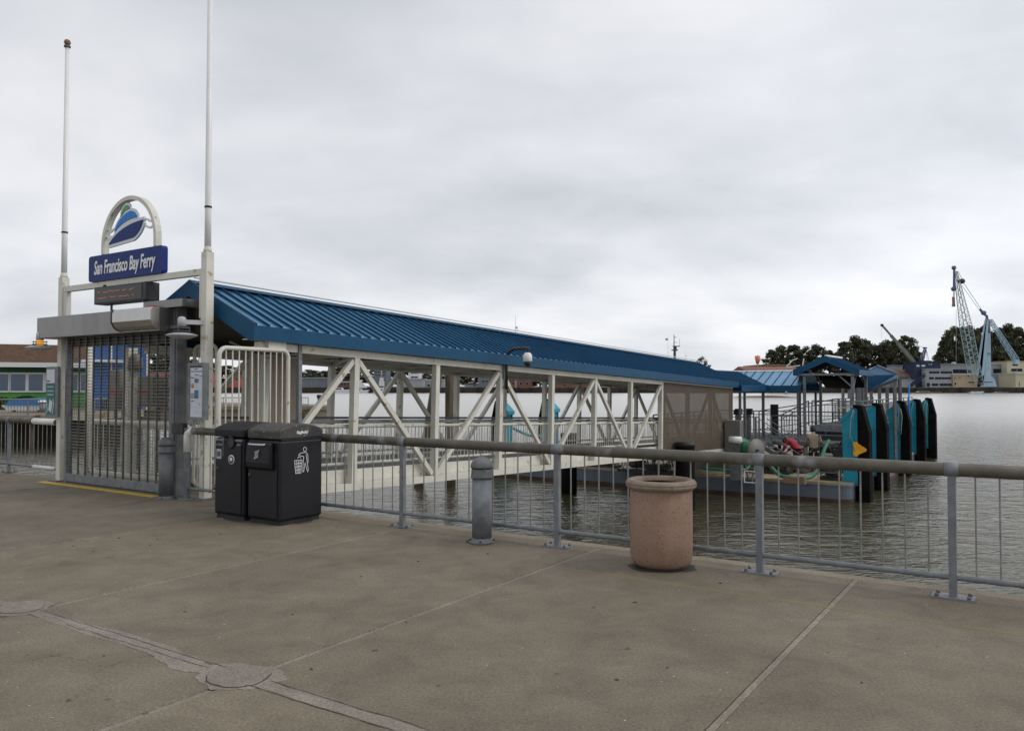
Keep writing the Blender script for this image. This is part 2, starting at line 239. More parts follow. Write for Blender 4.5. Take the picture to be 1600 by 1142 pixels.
# ---------------------------------------------------------------- mesh helpers
class MB:
    def __init__(s): s.v = []; s.f = []; s.sm = []
    def add(s, vs, fs, smooth=False):
        o = len(s.v); s.v += [tuple(x) for x in vs]; s.f += [tuple(i + o for i in f) for f in fs]; s.sm += [smooth] * len(fs); return s
    def box(s, x0, x1, y0, y1, z0, z1):
        return s.add([(x0, y0, z0), (x1, y0, z0), (x1, y1, z0), (x0, y1, z0), (x0, y0, z1), (x1, y0, z1), (x1, y1, z1), (x0, y1, z1)],
                     [(0, 3, 2, 1), (4, 5, 6, 7), (0, 1, 5, 4), (1, 2, 6, 5), (2, 3, 7, 6), (3, 0, 4, 7)])
    def bar(s, p, q, w, h=None, up=(0, 0, 1)):
        h = h or w; p = Vector(p); q = Vector(q); d = (q - p).normalized(); up = Vector(up)
        if abs(d.dot(up)) > .99: up = Vector((0, 1, 0))
        a = d.cross(up).normalized() * w / 2; b = d.cross(a).normalized() * h / 2
        return s.add([p - a - b, p + a - b, p + a + b, p - a + b, q - a - b, q + a - b, q + a + b, q - a + b],
                     [(0, 1, 2, 3), (7, 6, 5, 4), (0, 4, 5, 1), (1, 5, 6, 2), (2, 6, 7, 3), (3, 7, 4, 0)])
    def tube(s, pts, r, n=8, caps=True):
        pts = [Vector(p) for p in pts]; rr = r if isinstance(r, (list, tuple)) else [r] * len(pts); vs = []; a = None
        for i, p in enumerate(pts):
            d = ((pts[min(i + 1, len(pts) - 1)] - p).normalized() + (p - pts[max(i - 1, 0)]).normalized()).normalized()
            if a is None:
                a = d.cross(Vector((0, 0, 1)));
                if a.length < .1: a = d.cross(Vector((1, 0, 0)))
            a = (a - d * a.dot(d)).normalized(); b = d.cross(a)
            vs += [p + (a * math.cos(2 * math.pi * k / n) + b * math.sin(2 * math.pi * k / n)) * rr[i] for k in range(n)]
        fs = [(i * n + k, i * n + (k + 1) % n, (i + 1) * n + (k + 1) % n, (i + 1) * n + k) for i in range(len(pts) - 1) for k in range(n)]
        s.add(vs, fs, True)
        if caps: o = len(s.v) - len(vs); s.f += [tuple(o + k for k in reversed(range(n))), tuple(o + (len(pts) - 1) * n + k for k in range(n))]; s.sm += [False, False]
        return s
    def lathe(s, prof, n=24, c=(0, 0, 0), axis='z'):
        vs = []
        for r, z in prof:
            for k in range(n):
                a = 2 * math.pi * k / n; x, y = r * math.cos(a), r * math.sin(a)
                vs.append((c[0] + x, c[1] + y, c[2] + z) if axis == 'z' else ((c[0] + z, c[1] + x, c[2] + y) if axis == 'x' else (c[0] + x, c[1] + z, c[2] + y)))
        fs = [(i * n + k, i * n + (k + 1) % n, (i + 1) * n + (k + 1) % n, (i + 1) * n + k) for i in range(len(prof) - 1) for k in range(n)]
        s.add(vs, fs, True); o = len(s.v) - len(vs)
        if prof[0][0] > 1e-4: s.f.append(tuple(o + k for k in reversed(range(n)))); s.sm.append(False)
        if prof[-1][0] > 1e-4: s.f.append(tuple(o + (len(prof) - 1) * n + k for k in range(n))); s.sm.append(False)
        return s
    def ext(s, pts, vec):      # a flat outline given real depth
        n = len(pts); pts = [Vector(p) for p in pts]; vec = Vector(vec)
        return s.add(pts + [p + vec for p in pts], [tuple(range(n)), tuple(reversed(range(n, 2 * n)))] + [(i, i + n, (i + 1) % n + n, (i + 1) % n) for i in range(n)])
    def mesh(s, name, m):
        me = bpy.data.meshes.new(name); me.from_pydata(s.v, [], s.f); me.polygons.foreach_set('use_smooth', s.sm)
        if m is not None: me.materials.append(m)
        import bmesh
        bm = bmesh.new(); bm.from_mesh(me); bmesh.ops.recalc_face_normals(bm, faces=bm.faces); bm.to_mesh(me); bm.free(); return me
    def build(s, name, m, parent=None, loc=None, bevel=0):
        o = bpy.data.objects.new(name, s.mesh(name, M[m] if isinstance(m, str) else m)); COL.objects.link(o); o.parent = parent
        if loc is not None: o.location = loc
        if bevel:
            b = o.modifiers.new('bevel', 'BEVEL'); b.width = bevel; b.segments = 2; b.limit_method = 'ANGLE'; b.angle_limit = R(40)
        return o
def inst(name, me, parent=None, loc=(0, 0, 0), rot=(0, 0, 0), sc=(1, 1, 1)):
    o = bpy.data.objects.new(name, me); COL.objects.link(o); o.parent = parent; o.location = loc; o.rotation_euler = rot; o.scale = sc; return o
def tag(o, label, cat, group=None, kind=None):
    if label: o['label'] = label
    if cat: o['category'] = cat
    if group: o['group'] = group
    if kind: o['kind'] = kind
    return o
def thing(name, label, cat, loc=(0, 0, 0), rz=0, group=None, rx=0):
    o = bpy.data.objects.new(name, None); COL.objects.link(o); o.location = loc; o.rotation_euler = (rx, 0, rz); o.empty_display_size = .1
    return tag(o, label, cat, group)
def struct(o): o['kind'] = 'structure'; return o
def dup(o, parent=None, **k):
    c = o.copy(); COL.objects.link(c); c.parent = parent
    for ch in list(o.children): dup(ch, c)
    for a, b in k.items():
        if a in ('label', 'group'): c[a] = b
        else: setattr(c, a, b)
    return c
def text(txt, name, m, parent, loc, size, rot=(math.pi / 2, 0, 0), shear=0, off=0, ex=.004, width=None, align='CENTER'):
    cu = bpy.data.curves.new('t', 'FONT'); cu.body = txt; cu.size = size; cu.extrude = ex; cu.shear = shear; cu.offset = off; cu.align_x = align; cu.align_y = 'CENTER'; cu.resolution_u = 4
    t = bpy.data.objects.new('t', cu); COL.objects.link(t); bpy.context.view_layer.update()
    me = bpy.data.meshes.new_from_object(t.evaluated_get(bpy.context.evaluated_depsgraph_get())); bpy.data.objects.remove(t); me.materials.clear(); me.materials.append(M[m])
    xs = [v.co.x for v in me.vertices]
    k = width / (max(xs) - min(xs)) if width else 1
    return inst(name, me, parent, loc, rot, (k, 1, 1))
def arc(c, r, a0, a1, n, f):   # points of an arc, f maps (u, v) to 3-D
    return [f(c[0] + r * math.cos(a0 + (a1 - a0) * i / n), c[1] + r * math.sin(a0 + (a1 - a0) * i / n)) for i in range(n + 1)]
ORD = ['first', 'second', 'third', 'fourth', 'fifth', 'sixth', 'seventh', 'eighth', 'ninth', 'tenth', 'eleventh', 'twelfth', 'thirteenth', 'fourteenth', 'fifteenth', 'sixteenth', 'seventeenth', 'eighteenth', 'nineteenth', 'twentieth']
# ================================================================ SETTING: quay floor, water, far land
F = dict(rz=RZ)
pav = struct(MB().box(-30, 24, -17, -.13, -.5, -.055).build('quay_floor', 'dark', None)); pav.location = W(0, 0); pav.rotation_euler = (0, 0, RZ)
slabm = {}
def slab_mesh(w_, d_):
    k = (round(w_, 2), round(d_, 2))
    if k not in slabm:
        b = MB(); c = .008; x, y = w_ / 2, d_ / 2
        b.add([(-x, -y, -.1), (x, -y, -.1), (x, y, -.1), (-x, y, -.1), (-x, -y, -c), (x, -y, -c), (x, y, -c), (-x, y, -c), (-x + c, -y + c, 0), (x - c, -y + c, 0), (x - c, y - c, 0), (-x + c, y - c, 0)],
              [(0, 3, 2, 1)] + [(i, (i + 1) % 4, (i + 1) % 4 + 4, i + 4) for i in range(4)] + [(i + 4, (i + 1) % 4 + 4, (i + 1) % 4 + 8, i + 8) for i in range(4)] + [(8, 9, 10, 11)])
        slabm[k] = b.mesh('slab', M['slab'])
    return slabm[k]
S0 = -.68; DS = 2.63; G = .052
rows = [(-4.855, -.155), (-9.9, -4.932), (-15.2, -9.96)]
for (t0, t1) in rows:
    for k in range(-10, 8):
        s0 = S0 + DS * k
        inst('slab', slab_mesh(DS - G, t1 - t0), pav, (s0 + DS / 2, (t0 + t1) / 2, 0))
st = MB().box(-.021, .021, -4.83, -.155, -.05, -.006).mesh('joint_filler', M['seal'])
st2 = MB().box(-.021, .021, -10.2, -4.935, -.05, -.006).mesh('joint_filler', M['seal'])
for k in range(-10, 9):
    inst('joint_filler', st, pav, (S0 + DS * k + .004, 0, 0)); inst('joint_filler', st2, pav, (S0 + DS * k + .004, 0, 0))
# the wide transverse joint, its ragged mortar and the two round patches over old cores
b = MB(); rnd = random.Random(3); n_ = 160; vs = []
n_ = 420
for i in range(n_ + 1):
    s = -28 + 48 * i / n_; j = .012 * math.sin(s * 3.1) + .008 * math.sin(s * 11) + .01 * rnd.random(); k_ = .014 * math.sin(s * 2.3 + 2) + .008 * math.sin(s * 9) + .01 * rnd.random(); vs += [(s, -4.952 + j, .0012), (s, -4.842 + k_, .0012)]
b.add(vs, [(2 * i, 2 * i + 2, 2 * i + 3, 2 * i + 1) for i in range(n_)]); b.build('joint_mortar', 'seal', pav)
def blot(cx, cy, rx, ry, z, seed, amp=.12, n=40, rot=0):
    r = random.Random(seed); ph = [r.random() * 6.28 for _ in range(4)]; pts = []
    for i in range(n):
        a = 2 * math.pi * i / n; k = 1 + amp * (math.sin(2 * a + ph[0]) * .5 + math.sin(3 * a + ph[1]) * .35 + math.sin(7 * a + ph[2]) * .25 + math.sin(13 * a + ph[3]) * .18)
        x, y = rx * k * math.cos(a), ry * k * math.sin(a); pts.append((cx + x * math.cos(rot) - y * math.sin(rot), cy + x * math.sin(rot) + y * math.cos(rot), z))
    return pts
for (s, t, z, rr, sd) in ((7.17, -4.89, 0, .185, 1), (4.45, -4.88, 0, .165, 5)):
    MB().ext(blot(s, t, rr * 1.45, rr * 1.22, .0030, sd, .22), (0, 0, -.004)).build('mortar_skirt', 'seal', pav)
    MB().ext(blot(s + .004, t - .005, rr * 1.035, rr * 1.035, .0040, sd + 2, .075), (0, 0, -.003)).build('patch_crack', 'dark', pav)
    MB().ext(blot(s, t, rr, rr, .006, sd + 2, .09), (0, 0, -.005)).build('round_patch', 'patchm', pav)
for (s, t, a, c, sd) in ((6.1, -4.87, .75, .085, 11), (6.62, -4.93, .28, .10, 12), (5.4, -4.86, .35, .05, 13), (8.3, -4.9, .75, .06, 14), (3.2, -4.9, .6, .05, 16)):
    MB().ext(blot(s, t, a, c, .0016 + .0003 * (sd % 7), sd, .30), (0, 0, -.004)).build('mortar_smear', 'patchm', pav)
# hairline cracks along the mortar
for (s0, s1, t, sd) in ((4.7, 7.0, -4.835, 1), (7.4, 9.8, -4.84, 2), (7.35, 9.9, -4.95, 3), (5.2, 6.9, -4.915, 4)):
    r = random.Random(sd); pts = []; n = 40; y = t
    for i in range(n + 1):
        y += (r.random() - .5) * .012; y += (t - y) * .2; pts.append((s0 + (s1 - s0) * i / n, y))
    v = []; 
    for (x, y) in pts: wd = .0012 + .0026 * r.random(); v += [(x, y - wd, .0045), (x, y + wd, .0045)]
    MB().add(v, [(2 * i, 2 * i + 2, 2 * i + 3, 2 * i + 1) for i in range(n)]).build('hairline_crack', 'dark', pav)
MB().box(7.4, 12.6, -1.30, -1.24, -.004, .0024).build('worn_yellow_line', 'wornyel', pav)
for nm_, mm_, cnt, sz_, sd_ in (('leaf_litter', 'litter', 90, .016, 4), ('pale_grit', 'pale', 130, .006, 9)):
    r = random.Random(sd_); b = MB()
    for i in range(cnt):
        s, t = -3 + 17 * r.random(), -7 + 6.7 * r.random(); a = r.random() * 6.28; q = sz_ * (.4 + r.random()); c, d = q * math.cos(a), q * math.sin(a)
        b.ext([(s + c, t + d, .003), (s - d * .5, t + c * .5, .003), (s - c, t - d, .003), (s + d * .6, t - c * .6, .003)], (0, 0, .002 + .002 * r.random()))
    b.build(nm_, mm_, pav)['kind'] = 'stuff'
# pale edge beam above the water, with its cracked arrises
eb = struct(MB().box(-30, 24, -.115, .06, -.8, -.012).build('quay_edge_beam', 'edge', None)); eb.location = W(0, 0); eb.rotation_euler = (0, 0, RZ)
qw = struct(MB().box(-30, 24, -.6, .0, -3.6, -.82).build('quay_wall', 'quay', None)); qw.location = W(0, 0); qw.rotation_euler = (0, 0, RZ)
yl = struct(MB().box(-4.6, -.95, -.36, -.20, -.01, .004).build('yellow_line', 'yellow', None)); yl.location = W(.33, -.22); yl.rotation_euler = (0, 0, RZ)
# water
b = MB(); b.add([(-4000, -300, 0), (4000, -300, 0), (4000, 7000, 0), (-4000, 7000, 0)], [(0, 1, 2, 3)])
wt = struct(b.build('water', 'water', None, (0, 0, WZ)))
# far shore
b = MB(); zq = 1.0; b.box(-900, 900, 459, 7000, -6, zq); struct(b.build('far_shore', 'land'))
b = MB(); r = random.Random(5)
for i in range(260):
    x = -420 + i * 3.6; b.box(x, x + 3.5, 458.2 + r.random() * .5, 459.1, -3.5, .65 + .3 * r.random())
struct(b.build('far_quay_wall', 'quay'))
# left-hand wharf across the inlet
def Pz(px, Y): return P(px, 603, Y).x
b = MB(); pl = [(-140, 46), (Pz(100, 52), 52), (Pz(225, 60), 60), (Pz(225, 110), 110), (-150, 110)]
b.ext([(x, y, -.1) for x, y in pl], (0, 0, -.4)); struct(b.build('wharf_deck', 'conc'))
pa = [(Pz(216, 95), 95), (Pz(516, 95), 95), (Pz(516, 103), 103), (Pz(216, 130), 130)]
MB().ext([(x, y, -.6) for x, y in pa], (0, 0, -.45)).build('pier_arm', 'conc')['kind'] = 'structure'
b = MB(); b.ext([(x, y + .3, -1.06) for x, y in pa], (0, 0, -3)); struct(b.build('wharf_wall', 'conc'))
b = MB(); b.ext([(-140, 48, -.51), (Pz(100, 53), 54, -.51), (Pz(222, 62), 62, -.51), (Pz(222, 109), 109, -.51), (-149, 109, -.51)], (0, 0, -3)); struct(b.build('wharf_bulkhead', 'quay'))
pm = MB().tube([(0, 0, -3.6), (0, 0, -.51)], .17, 8).mesh('wharf_pile', M['wood']); wp = thing('wharf_piles_row', 'row of dark timber piles carrying the front of the left wharf', 'piles', (Pz(100, 52), 52.4, 0))
for i in range(14):
    inst('wharf_pile', pm, wp, (-i * 2.2, -i * .12, 0))
# ================================================================ RAILINGS
def railing(name, label, s0, s1, posts, bals, t=-.38, endcap=False):
    e = thing(name, label, 'railing', W(s0, t), RZ); D = s1 - s0
    MB().tube([(.02 if endcap else 0, 0, 1.075), (D, 0, 1.075)], .0575, 14).build('top_rail', 'pipe', e)
    # the bottom rail swells a little at each weld
    pts = [(0, 0, .17)]; rr = [.024]
    for x in sorted(bals):
        for dx, q in ((-.05, .024), (0, .0285), (.05, .024)): pts.append((x - s0 + dx, 0, .17)); rr.append(q)
    pts.append((D, 0, .17)); rr.append(.024)
    MB().tube(pts, rr, 10).build('bottom_rail', 'galv', e)
    post = MB().box(-.031, .031, -.029, .029, .012, 1.03); post = post.mesh('post', M['galv'])
    plate = MB().ext([(-.16, -.09, 0), (.16, -.09, 0), (.16, .09, 0), (-.16, .09, 0)], (0, 0, .014)).mesh('base_plate', M['galv'])
    bolt = MB()
    for x, y in ((-.12, -.06), (.12, -.06), (.12, .06), (-.12, .06)): bolt.lathe([(.016, .014), (.016, .03), (.008, .04), (0, .04)], 8, (x, y, 0))
    bolt = bolt.mesh('bolts', M['galvd']); col = MB().lathe([(.0625, -.055), (.0625, .055)], 14, (0, 0, 0), 'x').mesh('weld_collar', M['galv'])
    for x in posts:
        p = inst('post', post, e, (x - s0, 0, 0)); q = inst('base_plate', plate, p); inst('bolts', bolt, p)['kind'] = 'stuff'
        inst('weld_collar', col, e, (x - s0, 0, 1.075), (0, 0, 0), (1, .98, .98))
    bal = MB().tube([(0, 0, .18), (0, 0, 1.03)], .0078, 6, False).mesh('baluster', M['slat'])
    for x in bals: inst('baluster', bal, e, (x - s0, 0, 0))
    return e
posts = [2.3, 4.52, 6.79, 9.03, 10.65, 12.9, 15.1]; al = [.10] + posts; bals = []
for a, b_ in zip(al, al[1:]):
    n = 9 if abs(b_ - a - 1.62) < .02 else 13
    bals += [a + (b_ - a) * i / n for i in range(1, n)]
r1 = railing('pipe_railing', 'long galvanised pipe railing along the concrete quay edge in front of the water', .08, 15.2, posts, bals, endcap=True)
MB().tube([(.10, 0, 1.075), (0, 0, 1.07), (-.05, 0, 1.02), (-.05, 0, .74)], .062, 12).build('white_end_elbow', 'white', r1)
e_ = MB().box(-.092, -.008, -.036, .036, .012, .76).build('end_post', 'galv', r1); MB().lathe([(.15, 0), (.15, .012)], 16, (-.05, 0, 0)).build('base_plate', 'galv', e_)
bl = [-4.75 - .17 * i for i in range(1, 60) if i % 13 != 11]
r2 = railing('pipe_railing', 'short grey pipe railing with a white end left of the roller gate', -14.7, -4.7, [-4.75 - .17 * i for i in range(1, 60) if i % 13 == 11], bl, t=.0)
MB().tube([(9.1, 0, 1.075), (9.96, 0, 1.075)], .062, 12).build('white_end_sleeve', 'white', r2)
MB().tube([(9.1, 0, .17), (9.96, 0, .17)], .034, 10).build('white_end_sleeve', 'white', r2)
# ================================================================ BOLLARD LIGHTS
def bollard(label, loc, k):
    e = thing('bollard_light', label, 'bollard', loc, RZ, 'grey bollard lights on the quay')
    MB().lathe([(.113, .015), (.113, .73)], 28).build('post', 'galvd' if k else 'galv', e)
    fl = MB().lathe([(.155, 0), (.155, .014), (.12, .02), (.114, .05)], 28).build('flange', 'galvd', e)
    bt = MB()
    for i in range(4):
        a = i * math.pi / 2 + .5; bt.lathe([(.014, .014), (.014, .03), (0, .036)], 8, (.137 * math.cos(a), .137 * math.sin(a), 0))
    bt.build('flange_bolts', 'dark', fl)['kind'] = 'stuff'
    MB().lathe([(.112, .725), (.130, .730), (.132, .742), (.127, .75), (.122, .80), (.118, .832), (.09, .836)], 32).build('collar', 'galvd', e)
    MB().lathe([(.085, .81), (.085, .86)], 20).build('lens', 'dark', e)
    fins = MB()
    for i in range(4):
        a = i * math.pi / 2 + .9; fins.bar((.108 * math.cos(a), .108 * math.sin(a), .74), (.108 * math.cos(a), .108 * math.sin(a), .86), .018, .03)
    fins.build('lens_guard', 'galvd', e)['kind'] = 'stuff'
    MB().lathe([(.09, .845), (.130, .845), (.132, .855)] + [(.131 * math.cos(R(a)), .86 + .112 * math.sin(R(a))) for a in range(5, 91, 8)] + [(0, .972)], 36).build('dome_cap', 'galvd', e)
bollard('grey bollard light with domed cap standing before the railing left of the pink bin', P(753, 848, 9.2) * Vector((1, 1, 0)), 0)
bollard('darker grey bollard light standing at the right jamb of the roller gate', Vector((-5.47, 12.70, 0)), 1)
# ================================================================ PINK CONCRETE BIN
e = thing('litter_bin', 'round pink aggregate concrete bin with thick rolled rim by the railing', 'bin', (1.475, 7.95, 0))
MB().lathe([(.24, .0), (.24, .02)], 40).build('foot', 'dark', e)
MB().lathe([(0, .02), (.235, .02), (.27, .035), (.292, .07), (.302, .12), (.305, .2), (.305, .77), (.27, .78), (.26, .3), (0, .3)], 64).build('body', 'terra', e)
b = MB(); pr = [(.30 + .048 * math.cos(a) + .0, .815 + .048 * math.sin(a)) for a in [2 * math.pi * i / 14 for i in range(15)]]
b.lathe(pr, 64); b.build('rim', 'terrarim', e)
MB().lathe([(.26, .79), (.262, .80), (.21, .79), (.205, .78), (.20, .4), (0, .4)], 40).build('liner', 'dark', e)
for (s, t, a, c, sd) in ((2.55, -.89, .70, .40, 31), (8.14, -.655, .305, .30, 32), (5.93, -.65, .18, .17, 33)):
    q = MB().ext(blot(0, 0, a, c, .0018, sd, .16), (0, 0, -.003)).build('dark_patch', 'darkblot', pav, (s, t, 0))  # dark irregular patch on the slabs around each base
# ================================================================ BLACK SOLAR BINS
def binprof(d, z0, inset=0):
    pts = [(0 + inset, z0), (0 + inset, 1.10)]
    return pts
def black_bin(label, s0, s1, kind):
    e = thing('solar_litter_bin', label, 'bin', W(s0, -1.24), RZ, 'pair of black solar compacting bins'); w_ = s1 - s0; D = .72
    MB().box(.03, w_ - .03, .03, D - .03, 0, .06).build('plinth', 'dark', e)
    MB().box(0, w_, 0, D, .05, 1.085).build('body', 'black', e, bevel=.035)
    pts = [(0, -.006, 1.095)] + [(0, -.012 + (D + .024) * i / 14, 1.205 + .085 * math.sin(math.pi * i / 14) ** .85) for i in range(15)] + [(0, D + .006, 1.095)]
    MB().ext(pts, (w_, 0, 0)).build('lid', 'bindust' if kind else 'black', e, bevel=.02)
    MB().box(w_ - .02, w_ + .004, .0, D, 1.10, 1.20) if False else None
    MB().box(.045, w_ - .045, -.014, .0, .09, .93 if kind else 1.0).build('door', 'black', e, bevel=.006)
    MB().lathe([(.001, -.024), (.028, -.024), (.034, -.014), (.034, .0)], 16, (.09 if not kind else .07, 0, .665 if not kind else .62), 'y').build('lock', 'dark', e)
    return e
bl_ = black_bin('left black bin with round hole and stickers, recycling half of the pair', 1.89, 2.515, 0)
MB().lathe([(.075, -.022), (.075, -.012), (.068, -.008), (.066, -.006)], 24, (.37, 0, 1.03), 'y').build('round_opening', 'dark', bl_)
MB().lathe([(.088, -.018), (.074, -.030), (.07, -.016)], 24, (.37, 0, 1.03), 'y').build('opening_ring', 'black', bl_)
def tx(s, x, z, sz, p=bl_, m='greyink', w_=None): text(s, 'lettering', m, p, (x, -.018, z), sz, width=w_, ex=.001)
tx('BOTTLES', .13, 1.055, .038, w_=.15); tx('& CANS', .13, .99, .036, w_=.12); tx('RECYCLING', .535, 1.055, .036, w_=.13); tx('ONLY', .535, 1.0, .034, w_=.08)
MB().box(.205, .208, -.018, -.012, .84, 1.09).build('scratch', 'greyink', bl_)
s_ = MB().box(.07, .17, -.018, -.013, .80, .93).build('sticker', 'greyink', bl_); MB().box(.085, .155, -.0205, -.0185, .83, .90).build('sticker_print', 'ink', s_)
s_ = MB().lathe([(.001, -.019), (.062, -.019), (.062, -.014)], 28, (.385, 0, .80), 'y').build('round_sticker', 'wht', bl_)
MB().lathe([(.001, -.022), (.050, -.022), (.050, -.0195)], 28, (.385, 0, .80), 'y').build('sticker_print', 'ink', s_); MB().lathe([(.001, -.0245), (.030, -.0245), (.030, -.0225)], 5, (.385, 0, .80), 'y').build('sticker_mark', 'wht', s_)
br_ = black_bin('right black bin with dusty lid, pull-down hopper and litter figure on its side', 2.585, 3.22, 1)
b = MB(); hp = [(.07, -.014, 1.07), (.07, -.075, 1.045), (.07, -.095, .80), (.07, -.085, .73), (.07, -.014, .69)]; b.ext(hp, (.46, 0, 0)); hd = b.build('hopper_door', 'black', br_, bevel=.018)
MB().tube([(.15, -.085, 1.035), (.17, -.115, 1.03), (.30, -.125, 1.03), (.43, -.115, 1.03), (.45, -.085, 1.035)], .012, 8).build('handle', 'silver', hd)
b = MB()
for i in range(4): b.bar((.265 + i * .02, -.101, .84 + i * .01), (.28 + i * .02, -.099, .93 + i * .01), .008, .004, (0, 1, 0))
b.bar((.25, -.1, .85), (.34, -.1, .87), .008, .004, (0, 1, 0)); b.bar((.26, -.099, .93), (.35, -.099, .955), .008, .004, (0, 1, 0)); b.build('hopper_mark', 'greyink', hd)
# print on the right flank (faces +x): the bin maker's wordmark and the tidy figure
xs = .635 + .006
text('BigBelly', 'lettering', 'wht', br_, (xs, .36, 1.175), .052, (math.pi / 2, 0, math.pi / 2), width=.19, ex=.001, off=.0015); text('solar', 'lettering', 'greyink', br_, (xs, .40, 1.135), .024, (math.pi / 2, 0, math.pi / 2), ex=.001)
MB().box(.632, .641, .02, .70, 1.083, 1.096).build('lid_seam', 'dark', br_)
def stroke(pts, wd=.008, name='pictogram'):
    b = MB()
    for p, q in zip(pts, pts[1:]): b.bar((xs, p[0], p[1]), (xs, q[0], q[1]), .003, wd, (0, 1, 1))
    return b
fig = MB()
def add(pts):
    for p, q in zip(pts, pts[1:]):
        d = Vector((0, q[0] - p[0], q[1] - p[1])).normalized(); nrm = Vector((1, 0, 0)).cross(d) * .0042; a = Vector((xs, *p)) - d * .002; c = Vector((xs, *q)) + d * .002
        fig.ext([a - nrm, a + nrm, c + nrm, c - nrm], (.002, 0, 0))
add([(.415 + .033 * math.cos(a), .955 + .033 * math.sin(a)) for a in [math.pi * 2 * i / 14 for i in range(15)]])
add([(.30, .885), (.33, .90), (.44, .905), (.475, .87), (.485, .74), (.46, .735)]); add([(.44, .87), (.455, .80), (.49, .62), (.475, .59), (.42, .74), (.395, .60), (.375, .60), (.385, .78), (.395, .84), (.30, .865)])
add([(.30, .885), (.285, .86)]); add([(.30 + .03 * math.cos(a), .82 + .022 * math.sin(a)) for a in [math.pi * i / 6 for i in range(7)]])
add([(.205, .79), (.36, .79), (.335, .585), (.23, .585), (.205, .79)])
for q in (.25, .285, .32): add([(q, .79), (.285 + (q - .285) * .7, .585)])
for z in (.74, .69, .64): add([(.211 + (.79 - z) * .12, z), (.357 - (.79 - z) * .12, z)])
fig.v = [(x, .345 + (y - .345) * .82, .80 + (z - .77) * .82) for x, y, z in fig.v]
fig.build('litter_pictogram', 'wht', br_)
MB().box(2.515, 2.585, -1.17, -.62, .05, 1.17).build('x', 'dark', None) if False else None
# ================================================================ GATE PORTAL: flagpoles, sign beam
def WP(s, t, z=0): return W((s + 4.37) * .975 - 3.99, t - .22, z)
def flagpole(label, s, top, zj):
    e = thing('flagpole', label, 'flagpole', WP(s, 0), RZ, 'white flagpoles of the ferry portal')
    MB().box(-.072, .072, -.072, .072, 0, 3.88 if s < -1 else 3.96).build('square_post', 'cream', e, bevel=.01)
    zb = 3.88 if s < -1 else 3.96
    MB().lathe([(.070, zb), (.066, zb + .03), (.052, zb + .09)], 16).build('reducer', 'cream', e)
    MB().lathe([(.052, zb + .05), (.050, zj), (.036, top)], 18).build('pole', 'white', e)
    MB().lathe([(.058, zj - .015), (.058, zj + .015)], 16).build('joint_ring', 'dark', e)
    MB().lathe([(.03, top), (.06, top + .01), (.06, top + .04), (.02, top + .05)], 12).build('truck', 'galvd', e)
    MB().lathe([(0, top + .04), (.045, top + .06), (.062, top + .105), (.045, top + .15), (0, top + .17)], 16).build('ball', 'woodl', e)
    MB().box(-.16, .16, -.16, .16, 0, .02).build('base_plate', 'galvd', e)
    return e
flagpole('left white flagpole with ball top, beside the green poster board', -4.48, 8.33, 4.75)
flagpole('right white flagpole running out of the picture top, behind the notice case', 0, 9.6, 4.69)
e = thing('sign_beam', 'cream beam spanning between the two flagpoles under the blue ferry sign', 'beam', WP(-4.37, 0), RZ)
MB().box(-.036, 4.296, -.045, .045, 3.595, 3.70).build('beam', 'cream', e, bevel=.006)
MB().box(-.036, .08, -.044, .044, 3.1, 3.593).build('drop_bracket', 'cream', e); MB().box(4.22, 4.296, -.044, .044, 2.9, 3.593).build('drop_bracket', 'cream', e)
# ferry sign with arch and boat emblem
e = thing('ferry_sign', 'blue ferry terminal sign with cream arch and boat emblem on the portal beam', 'sign', WP(-2.295, -.02), RZ)
def rrect(x0, x1, z0, z1, r, y, n=6):
    p = []
    for cx, cz, a in ((x1 - r, z0 + r, -90), (x1 - r, z1 - r, 0), (x0 + r, z1 - r, 90), (x0 + r, z0 + r, 180)):
        for i in range(n + 1): q = R(a + 90 * i / n); p.append((cx + r * math.cos(q), y, cz + r * math.sin(q)))
    return p
MB().ext(rrect(-1.15, 1.17, 3.705, 4.175, .06, -.06), (0, .10, 0)).build('sign_panel', 'navy', e)
text('San Francisco Bay Ferry', 'lettering', 'wht', e, (.0, -.066, 3.935), .345, shear=.17, width=1.92, ex=.004, off=.006)
def ribbon(pts, wd, y0, y1):      # flat band with depth along a 2-D line
    b = MB(); n = len(pts); vs = []
    for i in range(n):
        a = Vector(pts[max(i - 1, 0)]); c = Vector(pts[min(i + 1, n - 1)]); d = (c - a).normalized(); q = Vector((-d.y, d.x)) * wd / 2; p = Vector(pts[i])
        for (m_, y) in ((p + q, y0), (p - q, y0), (p - q, y1), (p + q, y1)): vs.append((m_.x, y, m_.y))
    fs = [(4 * i + k, 4 * i + (k + 1) % 4, 4 * i + 4 + (k + 1) % 4, 4 * i + 4 + k) for i in range(n - 1) for k in range(4)] + [(3, 2, 1, 0), tuple(4 * (n - 1) + k for k in range(4))]
    return b.add(vs, fs)
ax = .10
pts = [(-.82 + ax, 4.185), (-.82 + ax, 4.30)] + [(ax - .82 * math.cos(math.pi * i / 24), 4.33 + .78 * math.sin(math.pi * i / 24)) for i in range(1, 24)] + [(.82 + ax, 4.30), (.82 + ax, 4.185)]
ribbon(pts, .07, -.05, .06).build('arch', 'cream', e)
def emb(pts, name, m, y0, y1, p=e): return MB().ext([(x + ax, y0, z) for x, z in pts], (0, y1 - y0, 0)).build(name, m, p)
def curve(p0, p1, p2, n=10): return [((1 - t) ** 2 * p0[0] + 2 * t * (1 - t) * p1[0] + t * t * p2[0], (1 - t) ** 2 * p0[1] + 2 * t * (1 - t) * p1[1] + t * t * p2[1]) for t in [i / n for i in range(n + 1)]]
